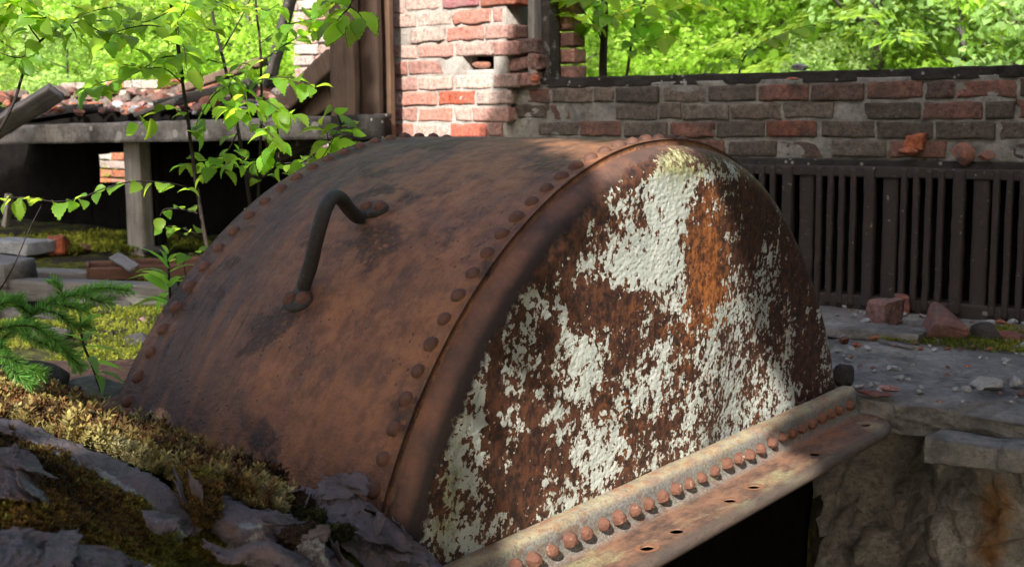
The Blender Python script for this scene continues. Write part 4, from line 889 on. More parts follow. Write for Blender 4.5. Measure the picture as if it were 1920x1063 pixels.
bank_ = rough(patch([[(-160, 770, 2.6), (40, 765, 2.55), (200, 800, 2.45), (360, 880, 2.3), (470, 930, 2.2), (560, 990, 2.1)], [(-160, 728, 2.35), (60, 738, 2.3), (225, 800, 2.2), (370, 858, 2.1), (480, 905, 2.02), (545, 950, 1.98)],
   [(-160, 752, 2.1), (40, 768, 2.05), (200, 828, 2.0), (340, 885, 1.95), (450, 930, 1.9), (525, 975, 1.9)], [(-160, 790, 1.9), (20, 800, 1.86), (190, 855, 1.86), (330, 905, 1.86), (440, 942, 1.86), (520, 968, 1.87)]], 60, 160), .010, 14, 8)
obj('moss_bank_soil', mesh_np('moss_bank_soil', bank_.reshape(-1, 3), grid_faces(60, 160)[:, ::-1]), M_ground, kind='structure')
low_ = rough(patch([[(-160, 800, 1.84), (20, 822, 1.80), (150, 868, 1.80), (250, 925, 1.80), (300, 965, 1.80)], [(-160, 870, 1.68), (40, 885, 1.66), (150, 930, 1.68), (240, 975, 1.70), (310, 1020, 1.72)], [(-160, 960, 1.55), (40, 970, 1.54), (140, 1000, 1.58), (240, 1035, 1.62), (310, 1075, 1.66)], [(-160, 1040, 1.48), (40, 1050, 1.48), (140, 1080, 1.52), (240, 1100, 1.58), (320, 1140, 1.62)]], 60, 110), .016, 12, 9)
obj('moss_slope_soil', mesh_np('moss_slope_soil', low_.reshape(-1, 3), grid_faces(60, 110)[:, ::-1]), M_ground, kind='structure')
# sheet A: long curled strip between the two moss beds
A0 = patch([[(-160, 768, 1.855), (10, 790, 1.835), (120, 828, 1.815), (250, 872, 1.795), (330, 915, 1.775), (370, 955, 1.775), (400, 985, 1.775)], [(-160, 788, 1.795), (8, 802, 1.775), (110, 846, 1.755), (225, 895, 1.745), (290, 940, 1.735), (335, 975, 1.735), (365, 1005, 1.735)],
   [(-160, 800, 1.785), (6, 810, 1.765), (105, 858, 1.745), (215, 910, 1.735), (265, 965, 1.725), (310, 992, 1.725), (345, 1020, 1.735)], [(-160, 806, 1.815), (6, 816, 1.805), (110, 870, 1.785), (212, 925, 1.775), (268, 985, 1.765), (312, 1010, 1.765), (350, 1040, 1.765)]], 34, 240)
lv_ = np.linspace(0, 1, 34)[:, None]*np.ones((1, 240)); lichA = .15+.75*np.exp(-((lv_-.62)/.22)**2)*(np.linspace(0, 1, 240)[None] > .25)
sheet('rusted_sheet', crag(rough(A0, .008, 22, 3), 3, .0018, .003), M_sheet, 'long curled strip of rusted sheet with a grey lichened edge between two beds of moss', 'metal sheet', rag=.05, seed=4, attrs={'lich': lichA})
B0 = patch([[(-120, 818, 1.62), (0, 838, 1.62), (55, 868, 1.62), (78, 890, 1.64)], [(-120, 880, 1.56), (0, 890, 1.56), (60, 905, 1.58), (92, 925, 1.60)], [(-120, 925, 1.50), (0, 925, 1.51), (55, 938, 1.53), (85, 950, 1.56)]], 60, 90)
sheet('rusted_sheet', crag(B0, 5), M_sheet, 'small purplish rusted plate half buried in moss at the left edge', 'metal sheet', rag=.07, seed=8)
C0 = patch([[(-120, 990, 1.46), (0, 1004, 1.45), (90, 1004, 1.46), (200, 1020, 1.48), (270, 1050, 1.5), (300, 1085, 1.5)], [(-120, 1040, 1.40), (0, 1045, 1.40), (100, 1045, 1.41), (200, 1060, 1.43), (260, 1090, 1.45), (290, 1120, 1.45)], [(-120, 1100, 1.33), (0, 1110, 1.33), (100, 1110, 1.34), (200, 1120, 1.36), (260, 1140, 1.4), (290, 1160, 1.4)]], 60, 130)
sheet('rusted_sheet', crag(C0, 6, .004), M_sheet, 'broad purplish rusted plate along the bottom left corner', 'metal sheet', rag=.045, seed=12)
D0 = patch([[(355, 880, 1.870), (430, 905, 1.850), (500, 945, 1.830), (570, 990, 1.810), (650, 1035, 1.790), (720, 1075, 1.790), (790, 1120, 1.790)], [(345, 905, 1.810), (415, 930, 1.780), (480, 972, 1.760), (550, 1018, 1.740), (620, 1060, 1.730), (690, 1100, 1.730), (760, 1150, 1.730)],
   [(335, 945, 1.780), (400, 965, 1.750), (455, 1000, 1.730), (525, 1045, 1.710), (590, 1085, 1.710), (660, 1125, 1.710), (730, 1175, 1.710)], [(330, 985, 1.800), (385, 1010, 1.760), (440, 1040, 1.750), (500, 1075, 1.740), (570, 1110, 1.730), (640, 1150, 1.730), (700, 1200, 1.730)]], 120, 320)
D0 = crag(rough(D0, .014, 9, 7), 7)
lD = blobs([(470, 985, 28, 14, .8), (400, 960, 14, 14, .5), (330, 940, 20, 20, .4)], *proj(D0))
sheet('rusted_sheet', D0, M_sheet, 'pinkish brown ridged rusted sheet with a torn front edge, centre of the heap', 'metal sheet', rag=.09, seed=15, attrs={'lich': lD}, holes=.62)
E0 = patch([[(500, 950, 2.100), (560, 965, 2.100), (620, 975, 2.100), (690, 1000, 2.080), (780, 1050, 2.060), (900, 1150, 2.030)], [(505, 922, 2.020), (570, 930, 2.010), (632, 928, 2.000), (700, 972, 1.980), (775, 1030, 1.960), (860, 1110, 1.940)], [(490, 945, 1.950), (555, 960, 1.930), (625, 965, 1.910), (690, 1010, 1.900), (750, 1060, 1.900), (820, 1140, 1.900)],
   [(480, 975, 1.910), (540, 995, 1.890), (605, 1010, 1.860), (665, 1055, 1.860), (720, 1100, 1.860), (780, 1180, 1.860)]], 120, 320)
E0 = crag(rough(E0, .016, 10, 12), 12)
sheet('rusted_sheet', E0, M_sheet, 'bluish grey crumpled rusted sheet rising to a knob in front of the casing', 'metal sheet', rag=.05, seed=19, holes=.66)
F0 = patch([[(365, 1005, 1.730), (430, 1020, 1.720), (500, 1012, 1.720), (560, 1035, 1.710), (620, 1075, 1.710)], [(380, 1022, 1.690), (430, 1042, 1.670), (500, 1030, 1.670), (560, 1062, 1.670), (620, 1100, 1.670)], [(400, 1040, 1.680), (430, 1062, 1.660), (495, 1052, 1.660), (550, 1085, 1.660), (610, 1125, 1.660)]], 60, 110)
sheet('rusted_sheet', crag(rough(F0, .012, 14, 22), 22, .002), M_sheet, 'small torn flap of rusted sheet hanging over the dark hollow at the bottom', 'metal sheet', rag=.14, seed=23, holes=.55)
G0 = patch([[(262, 955, 1.670), (300, 958, 1.670), (340, 972, 1.670)], [(270, 975, 1.640), (305, 985, 1.630), (338, 992, 1.630)], [(285, 990, 1.630), (310, 1005, 1.620), (335, 1003, 1.620)]], 40, 50)
sheet('rusted_sheet', crag(G0, 30, .003), M_sheet, 'pale lichen-grey flake of sheet between moss tufts in the heap', 'metal sheet', rag=.12, seed=33, attrs={'lich': np.ones((40, 50))*.42})
q = np.random.default_rng(31)
for k in range(34):
    P_ = [C0, D0, E0, E0, D0, B0][k % 6]; i_, j_ = int(q.integers(8, P_.shape[0]-8)), int(q.integers(8, P_.shape[1]-8)); c0_ = P_[i_, j_]; n0 = normals(P_)[i_, j_]
    L_f, W_f = q.uniform(.02, .07), q.uniform(.012, .03); a0 = q.uniform(0, 3.1); e1 = np.cross(n0, [math.cos(a0), math.sin(a0), .2]); e1 /= np.linalg.norm(e1); e2 = np.cross(n0, e1); uu, vv_ = np.meshgrid(np.linspace(-1, 1, 26), np.linspace(-1, 1, 26), indexing='ij')
    Pf = c0_+(e1*L_f)*uu[..., None]+(e2*W_f)*vv_[..., None]+n0*(.003+.010*uu**2*q.uniform(.1, 1)+.006*q.uniform(-1, 1)*uu)[..., None]
    wh = ['bottom left plate', 'pinkish ridged sheet', 'crumpled grey sheet', 'crumpled grey sheet', 'pinkish ridged sheet', 'small left plate'][k % 6]
    sheet('rust_flake', crag(Pf, 60+k, .0012, .004), M_sheet, 'thin curled flake of rusted iron lying on the '+wh, 'rust flake', thick=.0015, rag=.22, seed=k*3+1, attrs={'lich': np.full((26, 26), .6 if k % 5 == 0 else .1)}, group='rust flakes on the '+wh)
# ---- moss
def shoot(seed, whorls=5, leafy=True):
    """one moss shoot 1 unit tall: stem plus small pointed leaves; returns tri mesh and shade per vertex"""
    q_ = np.random.default_rng(seed); V = []; F = []; sh = []
    bend = q_.normal(0, .18, 2)
    def c_(h): return np.array([bend[0]*h*h, bend[1]*h*h, h])
    for k in range(whorls):
        h = .15+.8*k/(whorls-1)+q_.uniform(-.04, .04); nl = 4 if leafy else 2
        for j in range(nl):
            a_ = 6.283*j/nl+k*1.1+q_.uniform(-.3, .3); L_l = (.34 if k < whorls-1 else .24)*q_.uniform(.8, 1.2); up_ = .55+.5*k/whorls
            d = np.array([math.cos(a_), math.sin(a_), up_]); s_ = np.array([-math.sin(a_), math.cos(a_), 0])*.07; b_ = c_(h); i0 = len(V)
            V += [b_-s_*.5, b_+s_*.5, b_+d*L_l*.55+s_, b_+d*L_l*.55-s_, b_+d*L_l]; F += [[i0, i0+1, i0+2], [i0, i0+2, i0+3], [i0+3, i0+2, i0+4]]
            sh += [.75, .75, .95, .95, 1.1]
    i0 = len(V)
    for h in (0, .5, 1.): 
        b_ = c_(h)
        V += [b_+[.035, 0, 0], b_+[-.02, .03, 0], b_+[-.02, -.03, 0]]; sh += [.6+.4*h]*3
    for z in (0, 3):
        for j in range(3): a_, b_ = i0+z+j, i0+z+(j+1) % 3; F += [[a_, b_, b_+3], [a_, b_+3, a_+3]]
    return np.array(V), np.array(F), np.array(sh)[:, None]*np.ones((1, 3))
SHOOTS = [shoot(s, 5) for s in range(5)]+[shoot(9, 4, False)]
def moss(name, label, pts, nrm_, size, cols, seed, m=None, lean=.35):
    q_ = np.random.default_rng(seed); Vs = []; Fs = []; Cs = []; o_ = 0; kinds = q_.integers(0, len(SHOOTS), len(pts))
    for k, (bV, bF, bC) in enumerate(SHOOTS):
        I = np.where(kinds == k)[0]
        if not len(I): continue
        D_ = nrm_[I]*.8+np.array([0, 0, .5])+q_.normal(0, lean, (len(I), 3)); D_ /= np.linalg.norm(D_, axis=1, keepdims=True)
        Xr = q_.normal(size=(len(I), 3)); X_ = np.cross(Xr, D_); X_ /= np.linalg.norm(X_, axis=1, keepdims=True); Y_ = np.cross(D_, X_)
        R = np.stack([X_, Y_, D_], 2)*size[I][:, None, None]
        V, F, C = stamp(bV, bF, R, pts[I], cols[I], bC); Vs.append(V); Fs.append(F+o_); Cs.append(C); o_ += len(V)
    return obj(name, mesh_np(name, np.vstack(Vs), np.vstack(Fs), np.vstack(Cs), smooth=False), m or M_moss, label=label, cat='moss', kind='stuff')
def scatter(P, n, dens, seed):
    """random points on patch P kept with probability dens(point, u, v)"""
    q_ = np.random.default_rng(seed); N = normals(P); a_ = q_.uniform(0, P.shape[0]-1.001, n); b_ = q_.uniform(0, P.shape[1]-1.001, n)
    i, j = a_.astype(int), b_.astype(int); u_, v_ = (a_-i)[:, None], (b_-j)[:, None]
    X_ = P[i, j]*(1-u_)*(1-v_)+P[i+1, j]*u_*(1-v_)+P[i, j+1]*(1-u_)*v_+P[i+1, j+1]*u_*v_
    k = q_.random(n) < dens(X_, a_/(P.shape[0]-1), b_/(P.shape[1]-1)); return X_[k], N[i, j][k]
def mosscol(X_, seed, pal, f=7):
    q_ = np.random.default_rng(seed); s = np.clip(.5+1.1*fbm(X_*f+seed, 3, seed)+q_.normal(0, .18, len(X_)), 0, .999)*(len(pal)-1)
    i = s.astype(int); fr = (s-i)[:, None]; pal = np.array(pal); return (pal[i]*(1-fr)+pal[i+1]*fr)*q_.uniform(.65, 1.25, (len(X_), 1))
PALB = [(.05, .035, .018), (.20, .09, .035), (.32, .22, .07), (.42, .36, .12), (.50, .44, .22)]
PALL = [(.035, .028, .012), (.15, .08, .02), (.22, .13, .025), (.22, .23, .035), (.34, .35, .07)]
X1, N1 = scatter(bank_, 15500, lambda X_, u, v: np.where(v < .93, .95, .35), 1)
moss('moss_bank', 'tall golden green moss in the sun along the crest of the heap', X1, N1, np.random.default_rng(2).uniform(.011, .022, len(X1))*(1+1.1*np.clip(fbm(X1*26, 2, 4), -.4, 1)), mosscol(X1, 3, PALB), 5)
X2, N2 = scatter(low_, 15000, lambda X_, u, v: (fbm(X_*8, 3, 40) > -.32)*.95, 3)
moss('moss_bed', 'yellow green and rusty orange moss on the shaded slope below the lichened strip', X2, N2, np.random.default_rng(3).uniform(.009, .019, len(X2)), mosscol(X2, 6, PALL), 6)
def tuft(P, px0, py0, rx, ry, n, s0, s1, seed, name, label, pal=PALL):
    def de(X_, u, v):
        a_, b_ = proj(X_); return ((((a_-px0)/rx)**2+((b_-py0)/ry)**2) < 1+.8*fbm(X_*22, 2, seed))*1.
    X_, N_ = scatter(P, n, de, seed)
    if len(X_) > 10: moss(name, label, X_+N_*.001, N_, np.random.default_rng(seed).uniform(s0, s1, len(X_)), mosscol(X_, seed, pal), seed)
DG = [(.02, .02, .008), (.05, .05, .015), (.10, .10, .025), (.18, .18, .05)]
DB = [(.03, .018, .015), (.07, .035, .028), (.10, .07, .03), (.09, .09, .03)]
for nm_, P_, L in (('cushion', D0, [(330, 945, 70, 55, 26000, .011, .022, 51, 'thick olive moss tuft growing on the torn edge of the ridged sheet', PALL)]), ('s', D0, [(570, 1010, 45, 22, 30000, .005, .010, 52, 'small brown moss cushion on the pinkish ridged sheet', DB)]),
    ('e', E0, [(560, 985, 60, 28, 30000, .006, .012, 53, 'dark green moss in the valley between the two crumpled sheets', DG), (545, 945, 45, 18, 26000, .006, .012, 54, 'dark purplish brown moss at the foot of the golden moss', DB), (625, 1005, 30, 14, 26000, .005, .012, 55, 'sparse dark moss tufts on the bluish grey sheet', DG)]), ('m', mound, [(470, 945, 90, 40, 60000, .008, .016, 56, 'dark moss edge filling the gap under the golden moss', DG), (400, 1000, 90, 60, 60000, .008, .018, 57, 'olive moss hanging over the dark hollow', PALL)])):
    for a_ in L: tuft(P_, *a_[:8], 'moss_tuft', a_[8], a_[9])
q_ = np.random.default_rng(18); kk_ = np.where(np.array([proj(x_)[1] for x_ in X1[::9]]) < 2000)[0]; sel = X1[::9][q_.random(len(X1[::9])) < .22]
moss('moss_fronds', 'scattered taller moss fronds sticking up along the crest of the golden moss', sel, np.tile([0, 0, 1.], (len(sel), 1)), q_.uniform(.026, .042, len(sel)), mosscol(sel, 9, PALB), 77, lean=.25)
# thin spore stalks above the golden moss
q_ = np.random.default_rng(8); I = q_.choice(len(X1), 260); parts = []
for k in I:
    p0 = X1[k]; hgt = q_.uniform(.018, .038); b_ = q_.normal(0, .006, 2); pts = [p0, p0+[b_[0]*.3, b_[1]*.3, hgt*.6], p0+[b_[0], b_[1], hgt], p0+[b_[0]*1.7, b_[1]*1.7, hgt-.001]]
    parts.append(tube(pts, [.00035, .0003, .0003, .0009], 4))
V, F = join(parts); obj('spore_stalks', mesh_np('spore_stalks', V, F, np.tile((.35, .12, .05), (len(V), 1))), M_moss, label='fine reddish spore stalks standing above the golden moss', cat='moss', kind='stuff')
# moss carpet on the left floor and moss patches on the right ledge
def carpet(name, label, x0, x1, y0, y1, z, seed, thr, pal, n, size, hz=.02, nx=160, ny=160, dens=.9):
    X, Y = np.meshgrid(np.linspace(x0, x1, nx), np.linspace(y0, y1, ny), indexing='ij')
    hh = fbm(np.stack([X*2.2, Y*2.2, X*0+seed], -1), 4, seed); Zc = z+hz*(hh*1.6+.4)+hz*.5*fbm(np.stack([X*12, Y*12, X*0], -1), 3, seed)
    P = np.stack([X, Y, Zc], -1)
    def de(X_, u, v):
        edge_ = np.minimum.reduce([u, 1-u, v, 1-v])*6; return (fbm(np.stack([X_[:, 0]*2.2, X_[:, 1]*2.2, X_[:, 0]*0+seed], -1), 4, seed)+np.clip(edge_-1, -1, 0) > thr)*dens
    Xs, Ns = scatter(P, n, de, seed); q_ = np.random.default_rng(seed)
    moss(name, label, Xs, Ns, q_.uniform(*size, len(Xs)), mosscol(Xs, seed, pal, 5), seed, lean=.6)
PALG = [(.04, .05, .008), (.14, .17, .018), (.30, .33, .03), (.42, .44, .06)]
carpet('moss_carpet', 'bright yellow green moss carpet on the ground left of the casing', -4.6, -.95, -.4, 1.75, .285, 61, -.22, PALG, 42000, (.009, .019), .020)
carpet('moss_carpet', 'dim green moss in the mouth of the black cavity', -5.6, -3.0, 1.6, 2.6, .285, 62, -.15, PALG, 9000, (.02, .04), .03)
carpet('moss_patch', 'green moss patches along the radiator foot on the ledge', -.42, .9, 1.55, 2.22, .298, 63, .02, PALG, 16000, (.006, .014), .010)
carpet('moss_patch', 'small dark moss cushion deep in the pit under the flange', -.1, .12, -.42, -.18, -.05, 65, -.5, PALG, 1800, (.008, .016), .01)
# ================================================================== vegetation
def leafshape(serr=True, lance=False):
    """one leaf, stalk at origin, pointing along +Y, unit length; tris"""
    if lance: ys_ = [0, .12, .35, .6, .82, 1.]; ws_ = [.012, .07, .11, .09, .045, 0]
    else: ys_ = [0, .06, .2, .38, .56, .74, .88, 1.]; ws_ = [.02, .17, .33, .36, .31, .21, .09, 0]
    V = []; F = []
    for y, w_ in zip(ys_, ws_):
        z = .10*math.sin(y*2.6)-.16*y*y
        for s in (-1, 0, 1): V.append([s*w_, y-(.0 if s == 0 else .03), z+(abs(s)*.30*w_)])
    for k in range(len(ys_)-1):
        a_ = k*3
        F += [[a_, a_+1, a_+4], [a_, a_+4, a_+3], [a_+1, a_+2, a_+5], [a_+1, a_+5, a_+4]]
    if serr and not lance:   # small teeth along the margin
        for k in range(1, len(ys_)-1):
            for s in (0, 2):
                a_, b_ = np.array(V[k*3+s]), np.array(V[(k+1)*3+s]); mid = (a_+b_)/2+(np.array([(s-1)*.045, .03, 0])); i0 = len(V); V.append(mid.tolist()); F.append([k*3+s, (k+1)*3+s, i0])
    return np.array(V), np.array(F)
LV, LF = leafshape(); LLV, LLF = leafshape(lance=True)
def spread(path, n, seed, t0=.05, size=.05, side=1., droop=.45, alt=True, jitter=.4):
    """leaf frames along a branch path"""
    q_ = np.random.default_rng(seed); P = crs(path, 80); s = np.linspace(t0, 1, n)*79; i = np.minimum(s.astype(int), 78)
    T_ = P[i+1]-P[i]; T_ /= np.linalg.norm(T_, axis=1, keepdims=True); S_ = np.cross(T_, [0, 0, 1.]); S_ /= np.linalg.norm(S_, axis=1, keepdims=True)+1e-6
    sg = np.where(np.arange(n) % 2 == 0, 1, -1)[:, None]
    D_ = T_*.55+S_*sg*side*.8+q_.normal(0, jitter, (n, 3)); D_[:, 2] -= droop; D_ /= np.linalg.norm(D_, axis=1, keepdims=True)
    U = np.array([0, 0, 1.])+q_.normal(0, .35, (n, 3)); R = frame(D_, U); sc = size*q_.uniform(.6, 1.15, n)
    return P[i]+D_*(.008), R*sc[:, None, None]
def leafcol(n, seed, lo=.7, hi=1.25, tint=(1.1, 1, .8)):
    q_ = np.random.default_rng(seed); c = np.ones((n, 3))*q_.uniform(lo, hi, (n, 1)); c[:, 0] *= q_.uniform(.85, 1.25, n); return c
def pth(L): return np.array([at(*p) for p in L])
def sapling(label, stems, branches, seed, leafsize=.055, group=None, name='sapling'):
    base = pth(stems[0][0])[0]; r = thing(name, label, 'sapling', tuple(base), group)
    for path, r0, r1 in stems:
        P = crs(pth(path), 60); P = P+.002*fbm(P*12+seed, 2, seed)[:, None]; child('stem', mesh_np('stem', *tube(P, np.linspace(r0, r1, 60), 7)), M_wood1, r)
    parts = []; T_ = []; R_ = []
    for k, (path, n, ls) in enumerate(branches):
        P = crs(pth(path), 30); parts.append(tube(P, np.linspace(.0021, .0008, 30), 5)); t_, rr_ = spread(P, int(n*1.4+.5), seed*50+k, size=leafsize*ls*1.05); T_.append(t_); R_.append(rr_)
    if parts: V, F = join(parts); child('twigs', mesh_np('twigs', V, F), M_wood1, r)
    T_ = np.vstack(T_); R_ = np.vstack(R_); V, F, C = stamp(LV, LF, R_, T_, leafcol(len(T_), seed))
    child('leaves', mesh_np('leaves', V, F, C), M_leaf, r); return r
sapling('tall dark-stemmed sapling, leftmost upright stem, with a long low side twig', [([(392, 480, 3.3), (372, 370, 3.3), (352, 220, 3.3), (333, 90, 3.3), (312, -60, 3.3)], .0058, .0036), ([(345, 150, 3.3), (338, 100, 3.28), (334, 40, 3.26)], .0022, .0014)],
  [([(372, 360, 3.3), (330, 346, 3.2), (258, 340, 3.1), (200, 352, 3.0), (150, 372, 2.95), (100, 378, 2.9), (55, 370, 2.9), (5, 372, 2.9)], 15, .85), ([(340, 105, 3.3), (300, 110, 3.25), (250, 140, 3.2), (190, 155, 3.15), (170, 165, 3.1)], 15, 1.05),
   ([(345, 160, 3.3), (310, 130, 3.2), (270, 128, 3.1), (225, 120, 3.1)], 9, 1.), ([(320, 20, 3.3), (280, 40, 3.2), (240, 42, 3.2), (190, 38, 3.15)], 11, 1.05), ([(328, 60, 3.3), (280, 48, 3.1), (220, 60, 3.05), (200, 80, 3.0)], 9, 1.15),
   ([(350, 215, 3.3), (320, 205, 3.2), (290, 215, 3.1), (262, 235, 3.1)], 6, 1.), ([(370, 400, 3.3), (345, 393, 3.3), (310, 392, 3.3), (300, 405, 3.3)], 3, .7), ([(372, 440, 3.3), (340, 428, 3.3), (300, 422, 3.3)], 4, .75), ([(330, 40, 3.2), (345, 20, 3.1), (350, -10, 3.1)], 7, 1.2), ([(335, 80, 3.2), (345, 90, 3.1), (350, 130, 3.1)], 4, 1.3)], 1)
sapling('second upright sapling stem from the left, forking near the top of the picture', [([(474, 410, 3.5), (458, 310, 3.5), (432, 170, 3.5), (405, 60, 3.5), (384, -50, 3.5)], .0055, .0034), ([(416, 95, 3.5), (440, 55, 3.5), (475, -10, 3.5)], .0026, .0014), ([(400, 60, 3.5), (370, 35, 3.5), (340, 10, 3.5)], .0022, .0012)],
  [([(405, 60, 3.4), (380, 50, 3.35), (350, 30, 3.3), (330, 10, 3.3)], 9, 1.2), ([(420, 120, 3.5), (380, 110, 3.4), (345, 100, 3.4)], 6, .9), ([(430, 160, 3.5), (400, 180, 3.4), (370, 230, 3.4), (368, 250, 3.3)], 8, .9), ([(445, 250, 3.5), (420, 290, 3.4), (380, 300, 3.4), (350, 310, 3.35)], 9, .85),
   ([(392, 10, 3.4), (410, 5, 3.3), (440, 20, 3.3)], 7, 1.1), ([(455, 300, 3.5), (430, 320, 3.4), (400, 310, 3.3), (380, 330, 3.3)], 6, .8), ([(425, 140, 3.5), (440, 150, 3.4), (460, 175, 3.35), (440, 215, 3.3)], 7, .95)], 2)
sapling('third upright sapling with dense drooping leaves in front of the concrete beam', [([(482, 400, 3.45), (488, 260, 3.45), (490, 130, 3.45), (482, 30, 3.45), (476, -50, 3.45)], .0044, .0026), ([(524, 370, 3.4), (523, 280, 3.4), (518, 230, 3.4), (500, 205, 3.42), (490, 190, 3.45)], .0024, .002)],
  [([(488, 82, 3.45), (530, 52, 3.4), (560, 42, 3.3), (610, 30, 3.25), (655, 8, 3.2)], 15, 1.1), ([(492, 115, 3.45), (530, 88, 3.4), (560, 70, 3.3), (590, 55, 3.3)], 7, 1.0), ([(490, 150, 3.45), (520, 145, 3.35), (560, 150, 3.3), (590, 165, 3.3)], 10, .95), ([(490, 180, 3.45), (515, 200, 3.3), (545, 215, 3.3)], 9, 1.), ([(490, 200, 3.45), (460, 205, 3.3), (430, 200, 3.3)], 9, 1.0),
   ([(488, 230, 3.45), (505, 250, 3.3), (520, 270, 3.3), (500, 290, 3.3)], 10, 1.), ([(486, 300, 3.45), (450, 300, 3.35), (420, 310, 3.3)], 8, .85), ([(484, 340, 3.45), (520, 310, 3.35), (560, 305, 3.3), (600, 298, 3.3)], 9, .75), ([(484, 130, 3.45), (455, 120, 3.4), (440, 150, 3.35)], 6, .9), ([(476, 10, 3.4), (500, 20, 3.3), (520, 10, 3.3)], 6, .8), ([(523, 350, 3.4), (550, 330, 3.3), (600, 300, 3.25), (630, 250, 3.2), (640, 230, 3.2)], 7, 1.2)], 3)
sapling('arching sapling with a bare curved stem at the left edge', [([(-30, 290, 2.9), (20, 205, 2.9), (42, 140, 2.9), (60, 95, 2.9), (95, 62, 2.9), (130, 45, 2.9), (190, 40, 2.9)], .0042, .0016)],
  [([(60, 95, 2.9), (40, 108, 2.85), (15, 105, 2.8), (-10, 95, 2.8)], 7, .75), ([(75, 78, 2.9), (55, 50, 2.85), (40, 15, 2.8), (50, -20, 2.8)], 12, 1.), ([(110, 50, 2.9), (90, 35, 2.8), (60, 35, 2.8)], 9, .8), ([(130, 45, 2.9), (150, 30, 2.85), (180, 20, 2.8), (230, 10, 2.8)], 12, .85), ([(130, 46, 2.9), (140, 60, 2.85), (145, 75, 2.85)], 4, .7), ([(40, -20, 2.9), (20, 10, 2.8), (0, 30, 2.8)], 9, 1.05), ([(160, 42, 2.9), (190, 60, 2.9), (235, 65, 2.9)], 8, .9)], 4)
sapling('slender sapling tip with a few big hanging leaves in front of the timber post', [([(690, -60, 3.0), (670, -20, 3.0), (655, 15, 3.0)], .0022, .0014)], [([(655, 15, 3.0), (640, 30, 2.95), (632, 40, 2.95)], 3, 1.25), ([(655, 12, 3.0), (672, 25, 2.95), (682, 40, 2.95)], 3, 1.3), ([(668, -10, 3.0), (640, -10, 3.0), (600, 5, 3.0)], 5, .9)], 5)
sapling('slim twig with a few bright leaves rising behind the left shoulder of the casing', [([(590, 372, 3.35), (610, 300, 3.3), (630, 262, 3.25), (645, 228, 3.2)], .0022, .0012)], [([(600, 330, 3.3), (590, 295, 3.25), (575, 300, 3.2), (560, 310, 3.2)], 5, .8), ([(620, 285, 3.3), (615, 260, 3.2), (612, 245, 3.2)], 3, 1.2), ([(630, 262, 3.25), (655, 255, 3.2), (668, 262, 3.2)], 3, .8), ([(640, 235, 3.2), (635, 220, 3.15), (625, 205, 3.15)], 2, 1.3), ([(600, 340, 3.3), (560, 350, 3.3), (500, 375, 3.3), (460, 400, 3.3)], 6, .6)], 6)
sapling('dark-trunked young birch growing behind the black sill', [([(1131, 160, 5.9), (1131, 100, 5.9), (1134, 40, 5.9), (1132, -60, 5.9)], .020, .015), ([(1172, 160, 5.8), (1188, 60, 5.8), (1200, 20, 5.8), (1235, -40, 5.8)], .007, .004), ([(1131, 90, 5.9), (1118, 50, 5.8), (1090, 20, 5.7), (1070, -10, 5.7)], .004, .002)],
  [([(1190, 55, 5.8), (1225, 40, 5.7), (1260, 20, 5.6), (1310, 5, 5.6)], 13, 1.1), ([(1180, 100, 5.8), (1220, 80, 5.7), (1260, 60, 5.6), (1320, 20, 5.6)], 12, 1.05), ([(1118, 50, 5.8), (1100, 45, 5.7), (1060, 25, 5.7)], 9, 1.1), ([(1131, 30, 5.9), (1150, 30, 5.7), (1190, 10, 5.7)], 10, 1.1), ([(1131, 10, 5.9), (1100, -5, 5.7), (1050, 5, 5.7)], 11, 1.1), ([(1195, 30, 5.8), (1230, 10, 5.7), (1260, -10, 5.7)], 9, 1.), ([(1184, 80, 5.8), (1200, 75, 5.7), (1215, 75, 5.7)], 4, 1.)], 7, .085)
sapling('low leafy branch reaching right above the middle of the black sill', [([(1380, 165, 5.6), (1395, 110, 5.6), (1430, 85, 5.6), (1500, 55, 5.6), (1575, 42, 5.6)], .005, .0018)], [([(1400, 105, 5.6), (1440, 75, 5.5), (1510, 50, 5.5), (1570, 40, 5.5)], 18, 1.), ([(1395, 115, 5.6), (1370, 110, 5.5), (1345, 118, 5.5)], 5, .9)], 8, .075)
# bare stalk in front of the cavity
sp = [(-10, 560, 3.0), (25, 500, 3.0), (55, 430, 3.0), (78, 385, 3.0)]
obj('bare_stalk', mesh_np('bare_stalk', *tube(crs(pth(sp), 40), np.linspace(.0022, .001, 40), 6)), M_wood1, label='thin bare black stalk bending in front of the dark cavity at far left', cat='twig')
